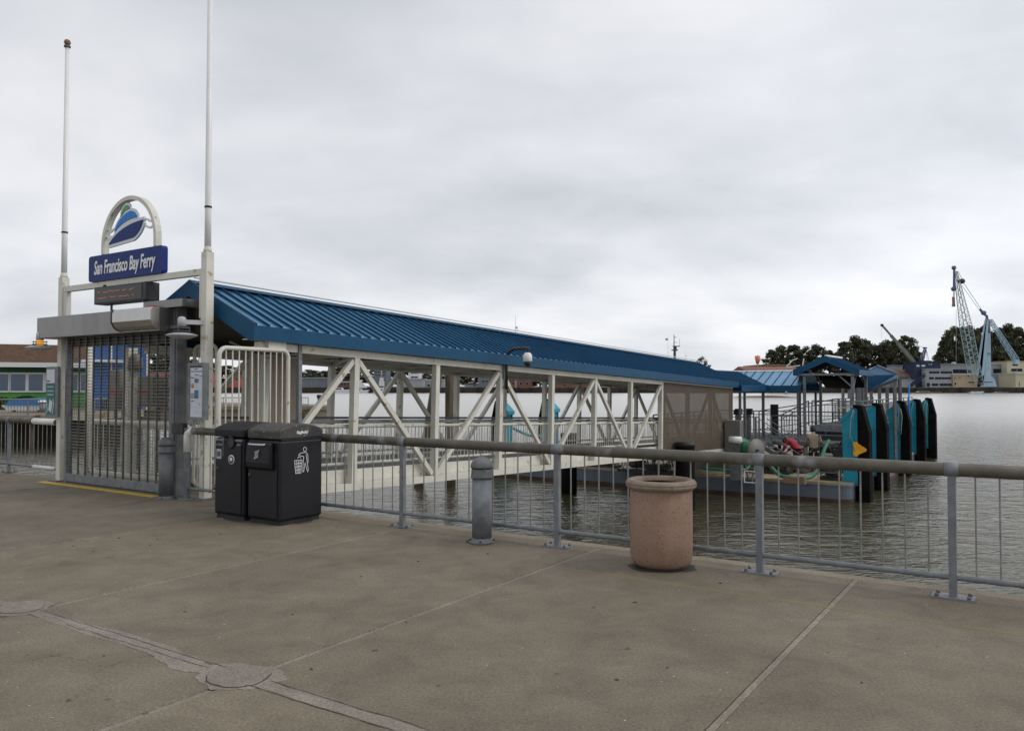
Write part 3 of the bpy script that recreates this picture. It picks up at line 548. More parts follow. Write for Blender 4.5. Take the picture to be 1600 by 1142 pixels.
def grow(pts, k):
    n = len(pts); o = []; A = sum(pts[i][0] * pts[(i + 1) % n][1] - pts[(i + 1) % n][0] * pts[i][1] for i in range(n))
    for i in range(n):
        p, q = Vector(pts[i - 1]), Vector(pts[(i + 1) % n]); d = (q - p); d = d.normalized() if d.length else Vector((1, 0)); nn = Vector((d.y, -d.x)) * (1 if A > 0 else -1); v = Vector(pts[i]) + nn * k; o.append((v.x, v.y))
    return o
hm = curve((-.66, 4.345), (-.30, 4.66), (.43, 4.68)) + curve((.43, 4.68), (.36, 4.48), (.13, 4.40))[1:]
cm = curve((-.47, 4.565), (-.33, 4.83), (.02, 4.88)) + curve((.02, 4.88), (.17, 4.88), (.235, 4.745))[1:] + curve((.235, 4.745), (-.16, 4.76), (-.47, 4.565))[1:-1]
fm = curve((-.29, 4.81), (-.22, 4.98), (-.09, 5.0), 6) + curve((-.09, 5.0), (-.03, 4.99), (-.0, 4.93), 5)[1:] + [(-.15, 4.90)]
emb(grow(hm, .055), 'emblem_backing', 'silver', -.020, .012); emb(grow(cm, .05), 'emblem_backing', 'silver', -.018, .010); emb(grow(fm, .045), 'emblem_backing', 'silver', -.016, .008)
emb(hm, 'hull_mark', 'navy', -.030, -.021); emb(cm, 'cabin_mark', 'skyb', -.0285, -.0205); emb(fm, 'funnel_mark', 'green', -.026, -.019)
for x0, x1, z in ((-.79, -.5, 4.60), (-.79, -.58, 4.47), (.42, .79, 4.66), (.36, .79, 4.55)):
    ribbon([(ax + x0 + (x1 - x0) * i / 12, z + .025 * math.sin(i / 12 * 8)) for i in range(13)], .035, -.012, .004).build('wave_strip', 'silver', e)
# LED board
e = thing('led_board', 'black electronic message board hanging under the portal beam', 'display', WP(-3.12, -.02), RZ)
MB().box(0, 1.64, -.13, .12, 3.27, 3.58).build('case', 'dark', e, bevel=.01)
MB().box(.05, 1.52, -.136, -.131, 3.30, 3.555).build('screen', 'led', e)
b = MB(); r = random.Random(9)
for z in (3.375, 3.475):
    x = .14
    while x < 1.30:
        wd = .012 + .03 * r.random(); zz = z + (r.random() - .5) * .02; b.box(x, x + wd, -.139, -.137, zz, zz + .012); x += wd + .022 + (.08 if r.random() < .12 else 0)
b.build('lit_dots', 'ledon', e)['kind'] = 'stuff'
for x in (.35, 1.40): MB().bar((x, .0, 3.05), (x, .0, 3.268), .03).build('hanger', 'galvd', e)
MB().bar((1.3, .02, 3.05), (1.45, .02, 3.265), .018).build('hanger', 'galvd', e); MB().lathe([(0, 3.58), (.03, 3.585), (.03, 3.61), (0, 3.62)], 10, (.3, -.1, 0)).build('sensor', 'dark', e)
# ================================================================ ROLLER GATE
e = thing('roller_gate', 'closed stainless roller grille gate with steel header box across the ferry entrance', 'gate', WP(-4.37, 0), RZ)
b = MB().box(-.36, 3.62, -.36, .30, 2.70, 3.09); b.build('header_box', 'steel', e, bevel=.008)
b = MB(); pr = [(2.05, -.362, 3.06)] + []
b.ext([(2.52, -.365, 3.08), (2.52, -.50, 3.08), (2.52, -.53, 3.02), (2.52, -.53, 2.87), (2.52, -.48, 2.78), (2.52, -.42, 2.735), (2.52, -.365, 2.725)], (1.12, 0, 0)); b.build('motor_cover', 'steelb', e, bevel=.01)
MB().ext([(2.495, -.362, 3.086), (2.495, -.505, 3.086), (2.495, -.536, 3.025), (2.495, -.536, 2.868), (2.495, -.485, 2.775), (2.495, -.42, 2.73), (2.495, -.362, 2.72)], (.03, 0, 0)).build('cover_seam', 'dark', e)
MB().box(2.9, 4.0, -.2, .28, 3.092, 3.22).build('cable_tray', 'steel', e); MB().box(3.15, 3.33, -.30, -.2, 3.092, 3.13).build('red_beacon', 'redlab', e)
MB().box(.125, .19, -.07, .02, 0, 2.70).build('guide_rail', 'galv', e); MB().box(3.47, 3.535, -.07, .02, 0, 2.70).build('guide_rail', 'galv', e)
MB().box(3.54, 3.70, -.09, .09, 0, 3.14).build('jamb_post', 'galvd', e, bevel=.008); MB().box(3.585, 3.66, -.105, -.092, 0, 3.10).build('jamb_channel', 'galvd', e)
MB().box(3.30, 4.10, -.165, -.145, 2.745, 2.80).build('strut', 'galvd', e)
hb = MB().tube([(0, 0, 0), (3.25, 0, 0)], .0062, 6, False).mesh('grille_rod', M['slat'])
for i in range(45): inst('grille_rod', hb, e, (.19, -.035, .20 + i * .0567))
vb = MB().box(-.011, .011, -.014, .010, .17, 2.70).mesh('grille_link', M['rod'])
for i in range(13): inst('grille_link', vb, e, (.19 + .25 * (i + .5), -.035, 0))
MB().box(.19, 3.44, -.065, .0, .02, .17).build('bottom_bar', 'galv', e, bevel=.005); MB().box(.19, 3.44, -.06, .0, 0, .018).build('rubber_seal', 'dark', e)
MB().box(.19, 3.44, -.02, .25, 2.55, 2.70).build('barrel', 'dark', e)
# lamps on the portal
def lamp(label, s, z, lit):
    e = thing('portal_lamp', label, 'lamp', WP(s, -.32), RZ, 'saucer lamps on the ferry portal')
    MB().lathe([(0, z - .055), (.12, z - .045), (.22, z - .005), (.245, z + .012), (.22, z + .022), (.12, z + .045), (.05, z + .06)], 28).build('saucer', 'lamp', e)
    MB().lathe([(.06, z + .055), (.06, z + .15)], 16).build('lens', 'amber' if lit else 'dark', e)
    for q in (.07, .115): MB().lathe([(.125, z + q), (.135, z + q + .004), (.125, z + q + .010), (.062, z + q + .006)], 20).build('guard_ring', 'galvd', e)
    b = MB()
    for i in range(4): a = i * math.pi / 2 + .6; b.tube([(.12 * math.cos(a), .12 * math.sin(a), z + .03), (.12 * math.cos(a), .12 * math.sin(a), z + .14)], .006, 5)
    b.build('guard_pin', 'galvd', e)
    MB().lathe([(.065, z + .15), (.065, z + .27), (.045, z + .30), (0, z + .31)], 16).build('housing', 'lamp', e)
    MB().bar((0, 0, z + .22), (.17 if not lit else .12, .27 if not lit else .06, z + .22), .07, .07).build('arm', 'lamp', e)
    return e
lamp('left saucer lamp glowing amber under the gate header end', -4.69, 2.52, True)
lamp('right white saucer lamp unlit beside the notice case pole', -.19, 2.60, False)
# notice case on the right pole
e = thing('notice_case', 'grey framed notice case with timetable poster on the right flagpole', 'notice board', WP(.03, -.15), RZ)
MB().box(-.21, .21, -.045, .03, 1.27, 2.17).build('case', 'galv', e, bevel=.006)
b = MB().box(-.212, -.165, -.062, -.0455, 1.268, 2.172).box(.165, .212, -.062, -.0455, 1.268, 2.172).box(-.165, .165, -.062, -.0455, 1.268, 1.315).box(-.165, .165, -.062, -.0455, 2.125, 2.172); b.build('door_frame', 'galv', e)
po = MB().box(-.164, .164, -.050, -.0455, 1.316, 2.124).build('poster', 'paper', e)
MB().box(-.16, .16, -.0535, -.0505, 2.095, 2.122).build('poster_header', 'dark', po); b = MB()
for x0, x1, z in ((-.14, -.06, 2.035), (-.04, .04, 2.035), (.05, .15, 2.035), (-.04, .06, 1.98), (.08, .14, 1.965), (-.15, -.05, 1.935), (-.06, .03, 2.07), (-.15, -.05, 1.68), (-.15, -.05, 1.65), (-.15, -.05, 1.62), (-.14, -.06, 1.57), (.07, .09, 1.515)): b.box(x0, x1, -.0535, -.0505, z - .006, z + .006)
b.build('poster_headings', 'ink', po)['kind'] = 'stuff'; b = MB(); r = random.Random(2)
for c in ((-.155, -.055), (-.045, .05), (.06, .155)):
    for i in range(26):
        z = 2.0 - i * .026
        if r.random() < .7: b.box(c[0], c[0] + (c[1] - c[0]) * (.5 + .5 * r.random()), -.0525, -.0505, z - .003, z + .003)
b.build('poster_text', 'greyink', po)['kind'] = 'stuff'
MB().box(-.048, .052, -.0545, -.0505, 1.855, 1.92).build('poster_picture', 'photo', po); MB().box(-.048, .052, -.0545, -.0505, 1.61, 1.74).build('poster_picture', 'photo', po); MB().lathe([(.001, -.0545), (.036, -.0545), (.036, -.0505)], 12, (-.10, 0, 1.81), 'y').build('poster_map', 'ograph', po)
MB().box(-.2, .2, .03, .05, 1.45, 1.5).build('bracket', 'galvd', e); MB().box(-.20, -.19, .0, .001, 1.3, 1.31)
# poster board on the left pole
e = thing('poster_board', 'grey framed board with green and white poster left of the gate', 'poster board', WP(-4.72, -.165), RZ)
MB().box(0, .44, -.02, .02, 1.22, 2.17).build('frame', 'galv', e, bevel=.004); MB().box(.03, .33, -.026, -.0205, 1.86, 2.12).build('poster_top', 'paper', e)
MB().box(.05, .16, -.029, -.0265, 1.885, 1.91).build('poster_title', 'ink', e)
g = MB().box(.03, .33, -.026, -.0205, 1.58, 1.85).build('poster_green_field', 'pgreen', e); b = MB()
for z in (1.78, 1.70, 1.63): b.box(.07, .30, -.029, -.0265, z, z + .02)
b.build('poster_lines', 'pteal', g)
g = MB().box(.03, .33, -.026, -.0205, 1.27, 1.57).build('poster_drawing', 'pgreen', e)
MB().ext([(.12, -.027, 1.35), (.22, -.027, 1.30), (.27, -.027, 1.50), (.16, -.027, 1.56)], (0, -.003, 0)).build('phone_picture', 'paper', g); ribbon([(.05, 1.29), (.08, 1.36), (.06, 1.45), (.05, 1.54)], .03, -.030, -.027).build('poster_swirl', 'pteal', g); ribbon([(.27, 1.28), (.29, 1.38), (.31, 1.46), (.29, 1.56)], .028, -.030, -.027).build('poster_swirl', 'pteal', g)
MB().box(.13, .35, .022, .05, 1.5, 1.6).build('bracket', 'galvd', e)
for o_ in COL.objects:      # the portal is a little smaller than laid out above
    if o_.get('category') in ('flagpole', 'beam', 'sign', 'display', 'gate', 'lamp', 'notice board', 'poster board', 'latch'): o_.scale = (.975, 1, .986)
# landing behind the gate
e = thing('landing', 'grey concrete landing just behind the roller gate', 'landing', W(-4.4, .061), RZ)
MB().box(0, 5.35, .0, .95, -.35, -.03).build('deck', 'edge', e); MB().box(0, 2.2, .951, 3.6, -.35, -.03).build('deck', 'edge', e)
# pipe guards
def pipe_frame(name, label, p0, x1, z0, z1, rz=RZ, nb=8, r=.035, m='cream'):
    e = thing(name, label, 'barrier', p0, rz); c = .12; f = lambda u, v: (u, 0, v)
    pts = [(0, 0, z0 + c)] + [(0, 0, z1 - c)] + arc((c, z1 - c), c, math.pi, math.pi / 2, 5, f)[1:] + arc((x1 - c, z1 - c), c, math.pi / 2, 0, 5, f) + arc((x1 - c, z0 + c), c, 0, -math.pi / 2, 5, f) + arc((c, z0 + c), c, -math.pi / 2, -math.pi, 5, f)
    MB().tube(pts, r, 10, False).build('frame', m, e)
    bm_ = MB().tube([(0, 0, z0), (0, 0, z1)], .011, 6, False).mesh('baluster', M[m])
    for i in range(1, nb + 1): inst('baluster', bm_, e, (x1 * i / (nb + 1), 0, 0))
    return e
pipe_frame('pipe_barrier', 'tall cream pipe barrier with rounded corners beside the right flagpole', W(1.13, -.62), 1.30, .10, 2.35, RZ + math.pi / 2, 10)
pipe_frame('pipe_barrier', 'tall cream pipe barrier seen between gate jamb and flagpole', W(-.72, .25), .60, .10, 2.46, RZ, 4, .03)
pipe_frame('pipe_barrier', 'low cream pipe barrier behind the grille, the wider left one', W(-4.04, .32), 2.62, .12, 1.10, RZ, 12, .05)
pipe_frame('pipe_barrier', 'low cream pipe barrier behind the grille, the right inner one', W(-3.19, .62), 1.8, .16, 1.0, RZ, 11, .025)
e = thing('cream_post', 'cream tube post standing behind the left part of the roller grille', 'post', W(-4.36, .42), RZ); MB().tube([(0, 0, -.03), (0, 0, 2.6)], .06, 12).build('tube', 'cream', e); MB().box(-.1, .1, -.1, .1, -.03, -.01).build('foot', 'cream', e)
e = thing('cream_post', 'square cream post standing behind the middle of the roller grille', 'post', W(-3.06, .5), RZ); MB().box(-.09, .09, -.09, .09, -.03, 2.5).build('tube', 'cream', e); MB().box(-.14, .14, -.14, .14, -.03, -.01).build('foot', 'cream', e)
e = thing('door_leaf', 'beige flat door leaf standing open behind the tall pipe barrier', 'door', W(-.5, 1.28), RZ + math.pi / 2); MB().box(0, 1.1, -.03, .03, .35, 2.36).build('leaf', 'beige', e); MB().box(-.04, 0, -.04, .04, .0, 2.42).build('hinge_post', 'cream', e)
e = thing('steel_post', 'slim galvanised post with top bracket between pipe barrier and gangway', 'post', W(1.05, .98), RZ); MB().box(-.035, .035, -.035, .035, -.5, 2.46).build('post', 'galv', e); MB().bar((-.35, -.4, 2.30), (.05, .02, 2.30), .02).bar((-.35, -.4, 2.24), (.05, .02, 2.24), .02).build('bracket', 'galv', e)
e = thing('latch_box', 'small black latch box on the gate jamb above the railing end', 'latch', WP(-.42, -.2), RZ); MB().box(-.13, .16, -.05, .05, 1.02, 1.19).build('box', 'dark', e, bevel=.01); MB().box(.16, .24, -.02, .02, 1.08, 1.12).build('bolt', 'galv', e)
# electrical cabinets behind the grille
def cabinet(label, s, t, wd, z0, z1):
    e = thing('grey_cabinet', label, 'cabinet', W(s, t), RZ, 'grey cabinets behind the roller grille')
    MB().box(0, wd, 0, .3, z0, z1).build('case', 'cab', e, bevel=.01); MB().box(.03, wd - .03, -.012, 0, z0 + .03, z1 - .03).build('door', 'cab', e)
    MB().box(wd * .3, wd * .8, -.018, -.0125, z0 + (z1 - z0) * .42, z0 + (z1 - z0) * .52).build('red_label', 'redlab', e)
    for x in (.04, wd - .09): MB().box(x, x + .05, .1, .15, -.03, z0).build('leg', 'galvd', e)
cabinet('left grey cabinet with red label behind the roller grille', -4.25, .75, .40, 1.30, 2.10); cabinet('right grey cabinet with red label behind the roller grille', -3.62, .85, .80, 1.38, 1.98)
e = thing('floodlight', 'pale floodlight on the cream post behind the grille top', 'lamp', W(-2.9, .5), RZ); MB().lathe([(.1, 2.05), (.14, 2.1), (.12, 2.3), (.05, 2.38), (0, 2.4)], 14).build('housing', 'cab', e); MB().bar((-.06, 0, 2.3), (0, 0, 2.3), .04).build('arm', 'cream', e)
# ================================================================ GANGWAY (covered truss bridge, slopes down to the float)
GRX = -math.atan(.0333)
gw = thing('gangway', 'long cream truss gangway with blue ribbed metal roof sloping down to the float', 'gangway', W(0, 0), RZ, rx=GRX)
tk = lambda k: 2.25 + 2.3 * k
TE = tk(9)
for x, sgn in ((1.0, 1), (-2.0, -1)):
    MB().box(x - .065, x + .065, .75, TE + .07, 0, .125).build('bottom_chord', 'cream', gw, bevel=.004)
    MB().box(x - .06, x + .06, .08, TE + .07, 2.36, 2.48).build('top_chord', 'cream', gw)
    MB().box(x - sgn * .14, x - sgn * .11, .8, TE, .10, .36).build('side_plate', 'cream', gw)
    col = MB().box(-.06, .06, -.06, .06, .126, 2.358).mesh('truss_post', M['cream'])
    for k in range(0, 10): inst('truss_post', col, gw, (x, tk(k), 0))
    if x < 0: inst('truss_post', col, gw, (x, .86, 0))
    for k in range(-1, 9):
        up = (k % 2 == 0)   # top node at even k
        a, b_ = (tk(k), 2.30), (tk(k + 1), .16)
        if not up: a, b_ = (tk(k), .16), (tk(k + 1), 2.30)
        if k == -1: a = (.95, .16 + (2.14) * (.95 - tk(-1)) / 2.3)
        s_ = .055 if a[1] > b_[1] else .055
        MB().bar((x, a[0] + .07, a[1]), (x, b_[0] - .07, b_[1]), .09, .085, (1, 0, 0)).build('diagonal', 'cream', gw)
MB().box(-1.86, .86, .76, TE, .26, .33).build('deck', 'grate', gw)
fb = MB().box(-1.93, .93, -.05, .05, .02, .255).mesh('floor_beam', M['cream'])
rb = MB().box(-1.93, .93, -.05, .05, 2.37, 2.47).mesh('roof_beam', M['cream'])
rf = MB().bar((-1.99, 0, 2.50), (-.5, 0, 3.33), .06, .09).bar((.99, 0, 2.50), (-.5, 0, 3.33), .06, .09).mesh('rafter', M['cream'])
for k in range(0, 10): inst('floor_beam', fb, gw, (0, tk(k), 0)); inst('roof_beam', rb, gw, (0, tk(k), 0)); inst('rafter', rf, gw, (0, tk(k), 0))
cx_ = MB()
for k in range(0, 9): cx_.bar((-1.93, tk(k), 2.40), (.93, tk(k + 1), 2.40), .05).bar((.93, tk(k), 2.405), (-1.93, tk(k + 1), 2.405), .05)
cx_.build('wind_bracing', 'cream', gw)
rail = MB()
for x in (.84, -1.84):
    MB().tube([(x, .9, 1.13), (x, TE, 1.13)], .034, 10).build('hand_rail', 'cream', gw); MB().tube([(x, .9, .46), (x, TE, .46)], .028, 8).build('lower_rail', 'cream', gw)
    MB().box(x - .02, x + .02, .9, TE, 1.20, 1.25).build('cap_rail', 'galvd', gw)
bm_ = MB().tube([(0, 0, .46), (0, 0, 1.12)], .008, 5, False).mesh('baluster', M['cream'])
n = int((TE - .9) / .125)
for x in (.84, -1.84):
    for i in range(1, n): inst('baluster', bm_, gw, (x, .9 + .125 * i, 0))
# shade mesh over the last three bays
inst('truss_post', col, gw, (0, 1.07, 0))
MB().box(1.068, 1.074, tk(6) + .06, TE + .05, .13, 2.44).build('shade_mesh', 'mesh', gw)
# roof: one pan with its standing seam, repeated
def roofpans(parent, xr, zr, xe, ze, y0, y1, pitch, seam=.038, loc=(0, 0, 0), rz=0):
    """pans running down from the ridge (xr, zr) to the eave (xe, ze), laid along y"""
    d = Vector((xe - xr, 0, ze - zr)).normalized(); nrm = Vector((-d.z, 0, d.x)) if d.x > 0 else Vector((d.z, 0, -d.x))
    nrm = nrm if nrm.z > 0 else -nrm; b = MB(); T = .012
    a, c = Vector((xr, 0, zr)), Vector((xe, 0, ze)); g = pitch - .004
    b.ext([a, c, c + Vector((0, g, 0)), a + Vector((0, g, 0))], nrm * T)
    h = nrm * seam; a2 = a + nrm * (T + .0005); c2 = c + nrm * (T + .0005)
    b.ext([a2, c2, c2 + Vector((0, .016, 0)), a2 + Vector((0, .016, 0))], h)
    me = b.mesh('roof_pan', M['bluesheen']); me.materials.append(M['blue'])
    for p_ in me.polygons[6:]: p_.material_index = 1  # pans carry the painted sky sheen, seams the plain roof blue
    n = int(round((y1 - y0) / pitch))
    for i in range(n): inst('roof_pan', me, parent, (0, y0 + (y1 - y0) * i / n, 0))
RY0, RY1 = -.10, 23.3
roofpans(gw, -.5, 3.47, 1.19, 2.70, RY0, RY1, .251, .036); roofpans(gw, -.5, 3.47, -2.19, 2.70, RY0, RY1, .251, .036)
MB().add([(-.5, RY0, 3.44), (1.17, RY0, 2.67), (1.17, RY1, 2.67), (-.5, RY1, 3.44), (-.5, RY0, 3.455), (1.17, RY0, 2.685), (1.17, RY1, 2.685), (-.5, RY1, 3.455)], [(0, 1, 2, 3), (4, 7, 6, 5), (0, 4, 5, 1), (1, 5, 6, 2), (2, 6, 7, 3), (3, 7, 4, 0)]).build('soffit', 'soffit', gw)  # underside with the roof's shade put into its colour
MB().add([(-.5, RY0, 3.44), (-2.17, RY0, 2.67), (-2.17, RY1, 2.67), (-.5, RY1, 3.44), (-.5, RY0, 3.455), (-2.17, RY0, 2.685), (-2.17, RY1, 2.685), (-.5, RY1, 3.455)], [(0, 1, 2, 3), (4, 7, 6, 5), (0, 4, 5, 1), (1, 5, 6, 2), (2, 6, 7, 3), (3, 7, 4, 0)]).build('soffit', 'soffit', gw)
for x, q in ((1.18, 1), (-2.18, -1)): MB().box(min(x, x + q * .03), max(x, x + q * .03), RY0 - .02, RY1 + .02, 2.49, 2.715).build('eave_fascia', 'blue', gw); MB().box(min(x - q * .30, x - q * .01), max(x - q * .30, x - q * .01), RY0, RY1, 2.50, 2.515).build('eave_soffit', 'cream', gw)
for xe, q in ((1.21, 1), (-2.21, -1)):
    for yy in (RY0 - .045, RY1 + .02):
        MB().ext([(-.5, yy, 3.535), (xe, yy, 2.75), (xe, yy, 2.48), (xe - q * .12, yy, 2.48), (-.5, yy, 3.27)], (0, .024, 0)).build('barge_board', 'blue', gw)
MB().ext([(-.64, RY0 - .04, 3.475), (-.5, RY0 - .04, 3.545), (-.36, RY0 - .04, 3.475), (-.5, RY0 - .04, 3.53)], (0, RY1 - RY0 + .08, 0)).build('ridge_cap', 'blue', gw)
MB().tube([(-.42, RY0, 3.58), (-.42, RY1, 3.58)], .016, 6).build('ridge_cable', 'white', gw)
MB().box(.95, 1.14, .2, .55, 2.33, 2.5).build('junction_box', 'cream', gw); MB().tube([(.3, .1, 2.5), (.6, .2, 2.38), (.95, .35, 2.42)], .02, 6).tube([(.2, .1, 2.4), (.7, .3, 2.28), (.95, .4, 2.37)], .015, 6).build('conduit', 'cab', gw)
# security camera on a black goose-neck
c0 = W(1.14, 6.98); zc_ = -.0333 * 6.9
e = thing('security_camera', 'white dome security camera on a black goose neck in front of the gangway roof', 'camera', c0, RZ)
f = lambda u, v: (u, 0, v)
MB().tube([(0, 0, 1.70), (0, 0, 2.36)] + arc((.26, 2.36), .26, math.pi, math.pi / 2, 8, f)[1:] + [(.62, 0, 2.62)], .035, 8).build('goose_neck', 'dark', e)
MB().box(-.26, -.06, -.05, .05, 1.93, 2.30).build('power_box', 'galv', e); MB().bar((-.1, .0, 1.75), (.02, 0, 1.75), .05).build('clamp', 'galv', e)
MB().tube([(.57, 0, 2.59), (.57, 0, 2.52)], .02, 8).build('stem', 'dark', e); MB().lathe([(0, 2.53), (.06, 2.52), (.10, 2.47), (.105, 2.34), (.085, 2.32)], 18, (.57, 0, 0)).build('dome_housing', 'white', e)
MB().lathe([(.08, 2.33), (.075, 2.26), (.045, 2.22), (0, 2.21)], 16, (.57, 0, 0)).build('dome_glass', 'dark', e); MB().tube([(-.1, 0, 2.3), (-.25, .05, 2.42), (-.3, .1, 2.55)], .008, 5).build('cable', 'dark', e)
# piles near the float
def pile(name, label, loc, r, top, m='blackg', lean=(0, 0), bot=-4.0, grp=None):
    e = thing(name, label, 'pile', (loc.x, loc.y, 0), 0, grp); MB().tube([(0, 0, bot), (lean[0] * .5, lean[1] * .5, (top + bot) / 2), (lean[0], lean[1], top)], r, 14).build('shaft', m, e)
    MB().lathe([(r * 1.05, top - .12), (r * 1.05, top + .01), (0, top + .02)], 14, (lean[0], lean[1], 0)).build('pile_cap', 'dark', e); return e
pile('steel_pile', 'black steel pile rising from the water under the gangway, left of the pink bin', W(-3.6, 18.2), .30, .0)
pile('steel_pile', 'short thick black pile topped just above the railing behind the pink bin', W(1.42, 17.1), .31, -.09)
pile('timber_pile', 'weathered timber pile leaning right, seen through the middle bays of the gangway', Vector((-4.0, 32, 0)), .20, 2.4, 'wood', (1.05, 0))
pile('timber_pile', 'upright weathered timber pile beside the leaning one behind the gangway', Vector((-2.48, 32.3, 0)), .22, 2.35, 'wood')
# ================================================================ FLOAT
T0, T1, SL, SR = 21.3, 45.5, -9.7, 5.75; DZ = -1.60
def rr2(x0, x1, y0, y1, r, z): return [(a, c, z) for a, _, c in rrect(x0, x1, y0, y1, r, 0, 5)]
fl = thing('ferry_float', 'long grey blue steel float with worn tan deck moored beyond the railing', 'float', W(0, 0), RZ)
MB().ext(rr2(SL, SR, T0, T1, .35, -3.0), (0, 0, 3.0 + DZ - .11)).build('hull', 'hull', fl)
MB().ext(rr2(SL - .006, SR + .006, T0 - .006, T1 + .006, .35, -3.0), (0, 0, 3.0 + WZ + .13)).build('waterline_band', 'rust', fl)
MB().ext(rr2(SL - .02, SR + .02, T0 - .02, T1 + .02, .36, DZ - .108), (0, 0, .05)).build('rub_rail', 'hull', fl)
MB().ext(rr2(SL, SR, T0, T1, .35, DZ - .055), (0, 0, .055)).build('deck', 'deck', fl)
MB().box(SL + .3, SR - .3, T0 + .03, T0 + .13, DZ + .002, DZ + .03).build('deck_edge_strip', 'deck', fl)
for s, d in ((-5.4, .8), (.9, .7), (3.95, 1.0), (2.3, .7)): MB().box(s, s + d, T0 + .16, T0 + .42, DZ + .003, DZ + .02).build('yellow_plate', 'yellow', fl)
for s, t in ((-6.8, 21.75), (-1.2, 21.8), (4.9, 22.9)): MB().lathe([(.09, DZ), (.08, DZ + .22), (.14, DZ + .25), (.14, DZ + .3), (0, DZ + .31)], 12, (s, t, 0)).build('mooring_bitt', 'dark', fl)
# raised platform with ramp and canopies
pf = thing('boarding_platform', 'grey raised boarding platform with railings and stairs on the float', 'platform', W(0, 0), RZ); PZ = -.50
MB().box(-2.6, 1.9, 23.4, 31.5, PZ - .16, PZ).build('platform_deck', 'grate', pf); MB().box(1.9, 5.0, 25.6, 31.5, PZ - .16, PZ - .002).build('platform_deck', 'grate', pf)
MB().box(3.0, 5.1, 27.4, 42.5, .0, .10).build('upper_deck', 'grate', pf); MB().box(2.98, 5.12, 27.37, 27.42, -.14, .11).build('edge_beam', 'galv', pf); MB().box(2.9, 5.0, 28.1, 42, -1.1, -.03).build('upper_skirt', 'hull', pf)
leg = MB().box(-.06, .06, -.06, .06, DZ, PZ - .16).mesh('leg', M['galvd'])
for s, t in ((-2.5, 23.5), (1.8, 23.5), (-2.5, 27), (1.8, 27), (4.8, 25.7), (3.2, 25.7), (-2.5, 31.3), (4.8, 31.3)): inst('leg', leg, pf, (s, t, 0))
def prail(a, b_, z, m='galvd', n=None, h=1.05):
    a, b_ = Vector((*a, z if not isinstance(z, tuple) else z[0])), Vector((*b_, z if not isinstance(z, tuple) else z[1])); d = b_ - a; Ln = d.length; n = n or max(2, int(Ln / .13)); up = Vector((0, 0, 1))
    MB().tube([a + up * h, b_ + up * h], .026, 8).build('hand_rail', m, pf); MB().tube([a + up * (h - .17), b_ + up * (h - .17)], .018, 6).tube([a + up * .12, b_ + up * .12], .018, 6).build('mid_rail', m, pf)
    b = MB()
    for i in range(1, n): q = a + d * i / n; b.tube([q + up * .12, q + up * (h - .17)], .008, 5, False)
    b.build('rail_bars', m, pf)['kind'] = 'stuff'
    k = max(1, int(Ln / 1.5))
    for i in range(k + 1): q = a + d * i / k; MB().box(q.x - .025, q.x + .025, q.y - .025, q.y + .025, q.z, q.z + h - .02).build('rail_post', m, pf)
prail((-2.5, 23.5), (-2.5, 31.4), PZ); prail((-2.5, 31.45), (4.9, 31.45), PZ); prail((1.85, 25.6), (2.95, 25.6), PZ); prail((1.85, 23.4), (1.85, 23.9), PZ)
prail((3.05, 27.45), (5.05, 27.45), .10, 'galv'); prail((5.05, 27.5), (5.05, 42.4), .10, 'galv'); prail((3.0, 31.6), (3.0, 42.4), .10); prail((2.0, 26.6), (2.95, 27.3), (PZ, .1))
prail((-.4, 31.5), (2.9, 33.4), (PZ, .1), 'galvd')
MB().bar((4.9, 23.5, .95), (5.4, 34, 1.03), .04).build('long_hand_rail', 'galv', pf)
# stairs down to the float deck
st_ = MB()
for i in range(6):
    z = PZ - .17 * (i + 1); MB().box(2.0 + .27 * i, 2.0 + .27 * (i + 1), 23.95, 24.95, z - .03, z).build('stair_tread', 'grate', pf)
for y in (23.95, 24.95):
    MB().bar((1.92, y, PZ - .12), (3.65, y, DZ + .05), .05, .16).build('stair_stringer', 'galvd', pf)
    for h in (.95, .6, .28): MB().tube([(1.85, y, PZ + h), (3.6, y, PZ - 1.1 + h)], .018, 6).build('stair_rail', 'galv', pf)
    MB().box(3.58, 3.63, y - .025, y + .025, DZ, DZ + 1.0).build('stair_post', 'galv', pf)
# L-shaped canopy continuing from the gangway: first leg along the gangway, second turning right
cn = thing('float_canopy', 'L-shaped blue ribbed canopy on slim posts over the float platform', 'canopy', W(0, 0), RZ)
RZ_, EZ = 2.43, 1.78; hw = 1.8; TC = 28.6
def tri_clip(): pass
def plane_pans(parent, A, B, u0, u1, pitch, seam=.03):
    """A(u), B(u): ridge and eave points of a pan edge at distance u; pans may be cut by a valley"""
    n = max(1, int(round((u1 - u0) / pitch)))
    for i in range(n):
        a, b_ = u0 + (u1 - u0) * i / n, u0 + (u1 - u0) * (i + 1) / n - .004; p = [Vector(A(a)), Vector(B(a)), Vector(B(b_)), Vector(A(b_))]
        nr = (p[1] - p[0]).cross(p[3] - p[0])
        if nr.length < 1e-6: nr = (p[2] - p[1]).cross(p[3] - p[1])
        nr.normalize(); nr = nr if nr.z > 0 else -nr; m = MB().ext(p, nr * .012); du = (p[3] - p[0]); du = du.normalized() * .02 if du.length > 1e-4 else (p[2] - p[1]).normalized() * .02
        if (p[0] - p[1]).length > .1: m.ext([p[0] + nr * .0125, p[1] + nr * .0125, p[1] + du + nr * .0125, p[0] + du + nr * .0125], nr * seam)
        q_ = m.build('roof_pan', 'bluesheen', parent); q_.data.materials.append(M['blue'])
        for p_ in q_.data.polygons[6:]: p_.material_index = 1
xr = -.5; t_in = TC - hw      # inner corner of the eaves at (xr+hw, t_in)
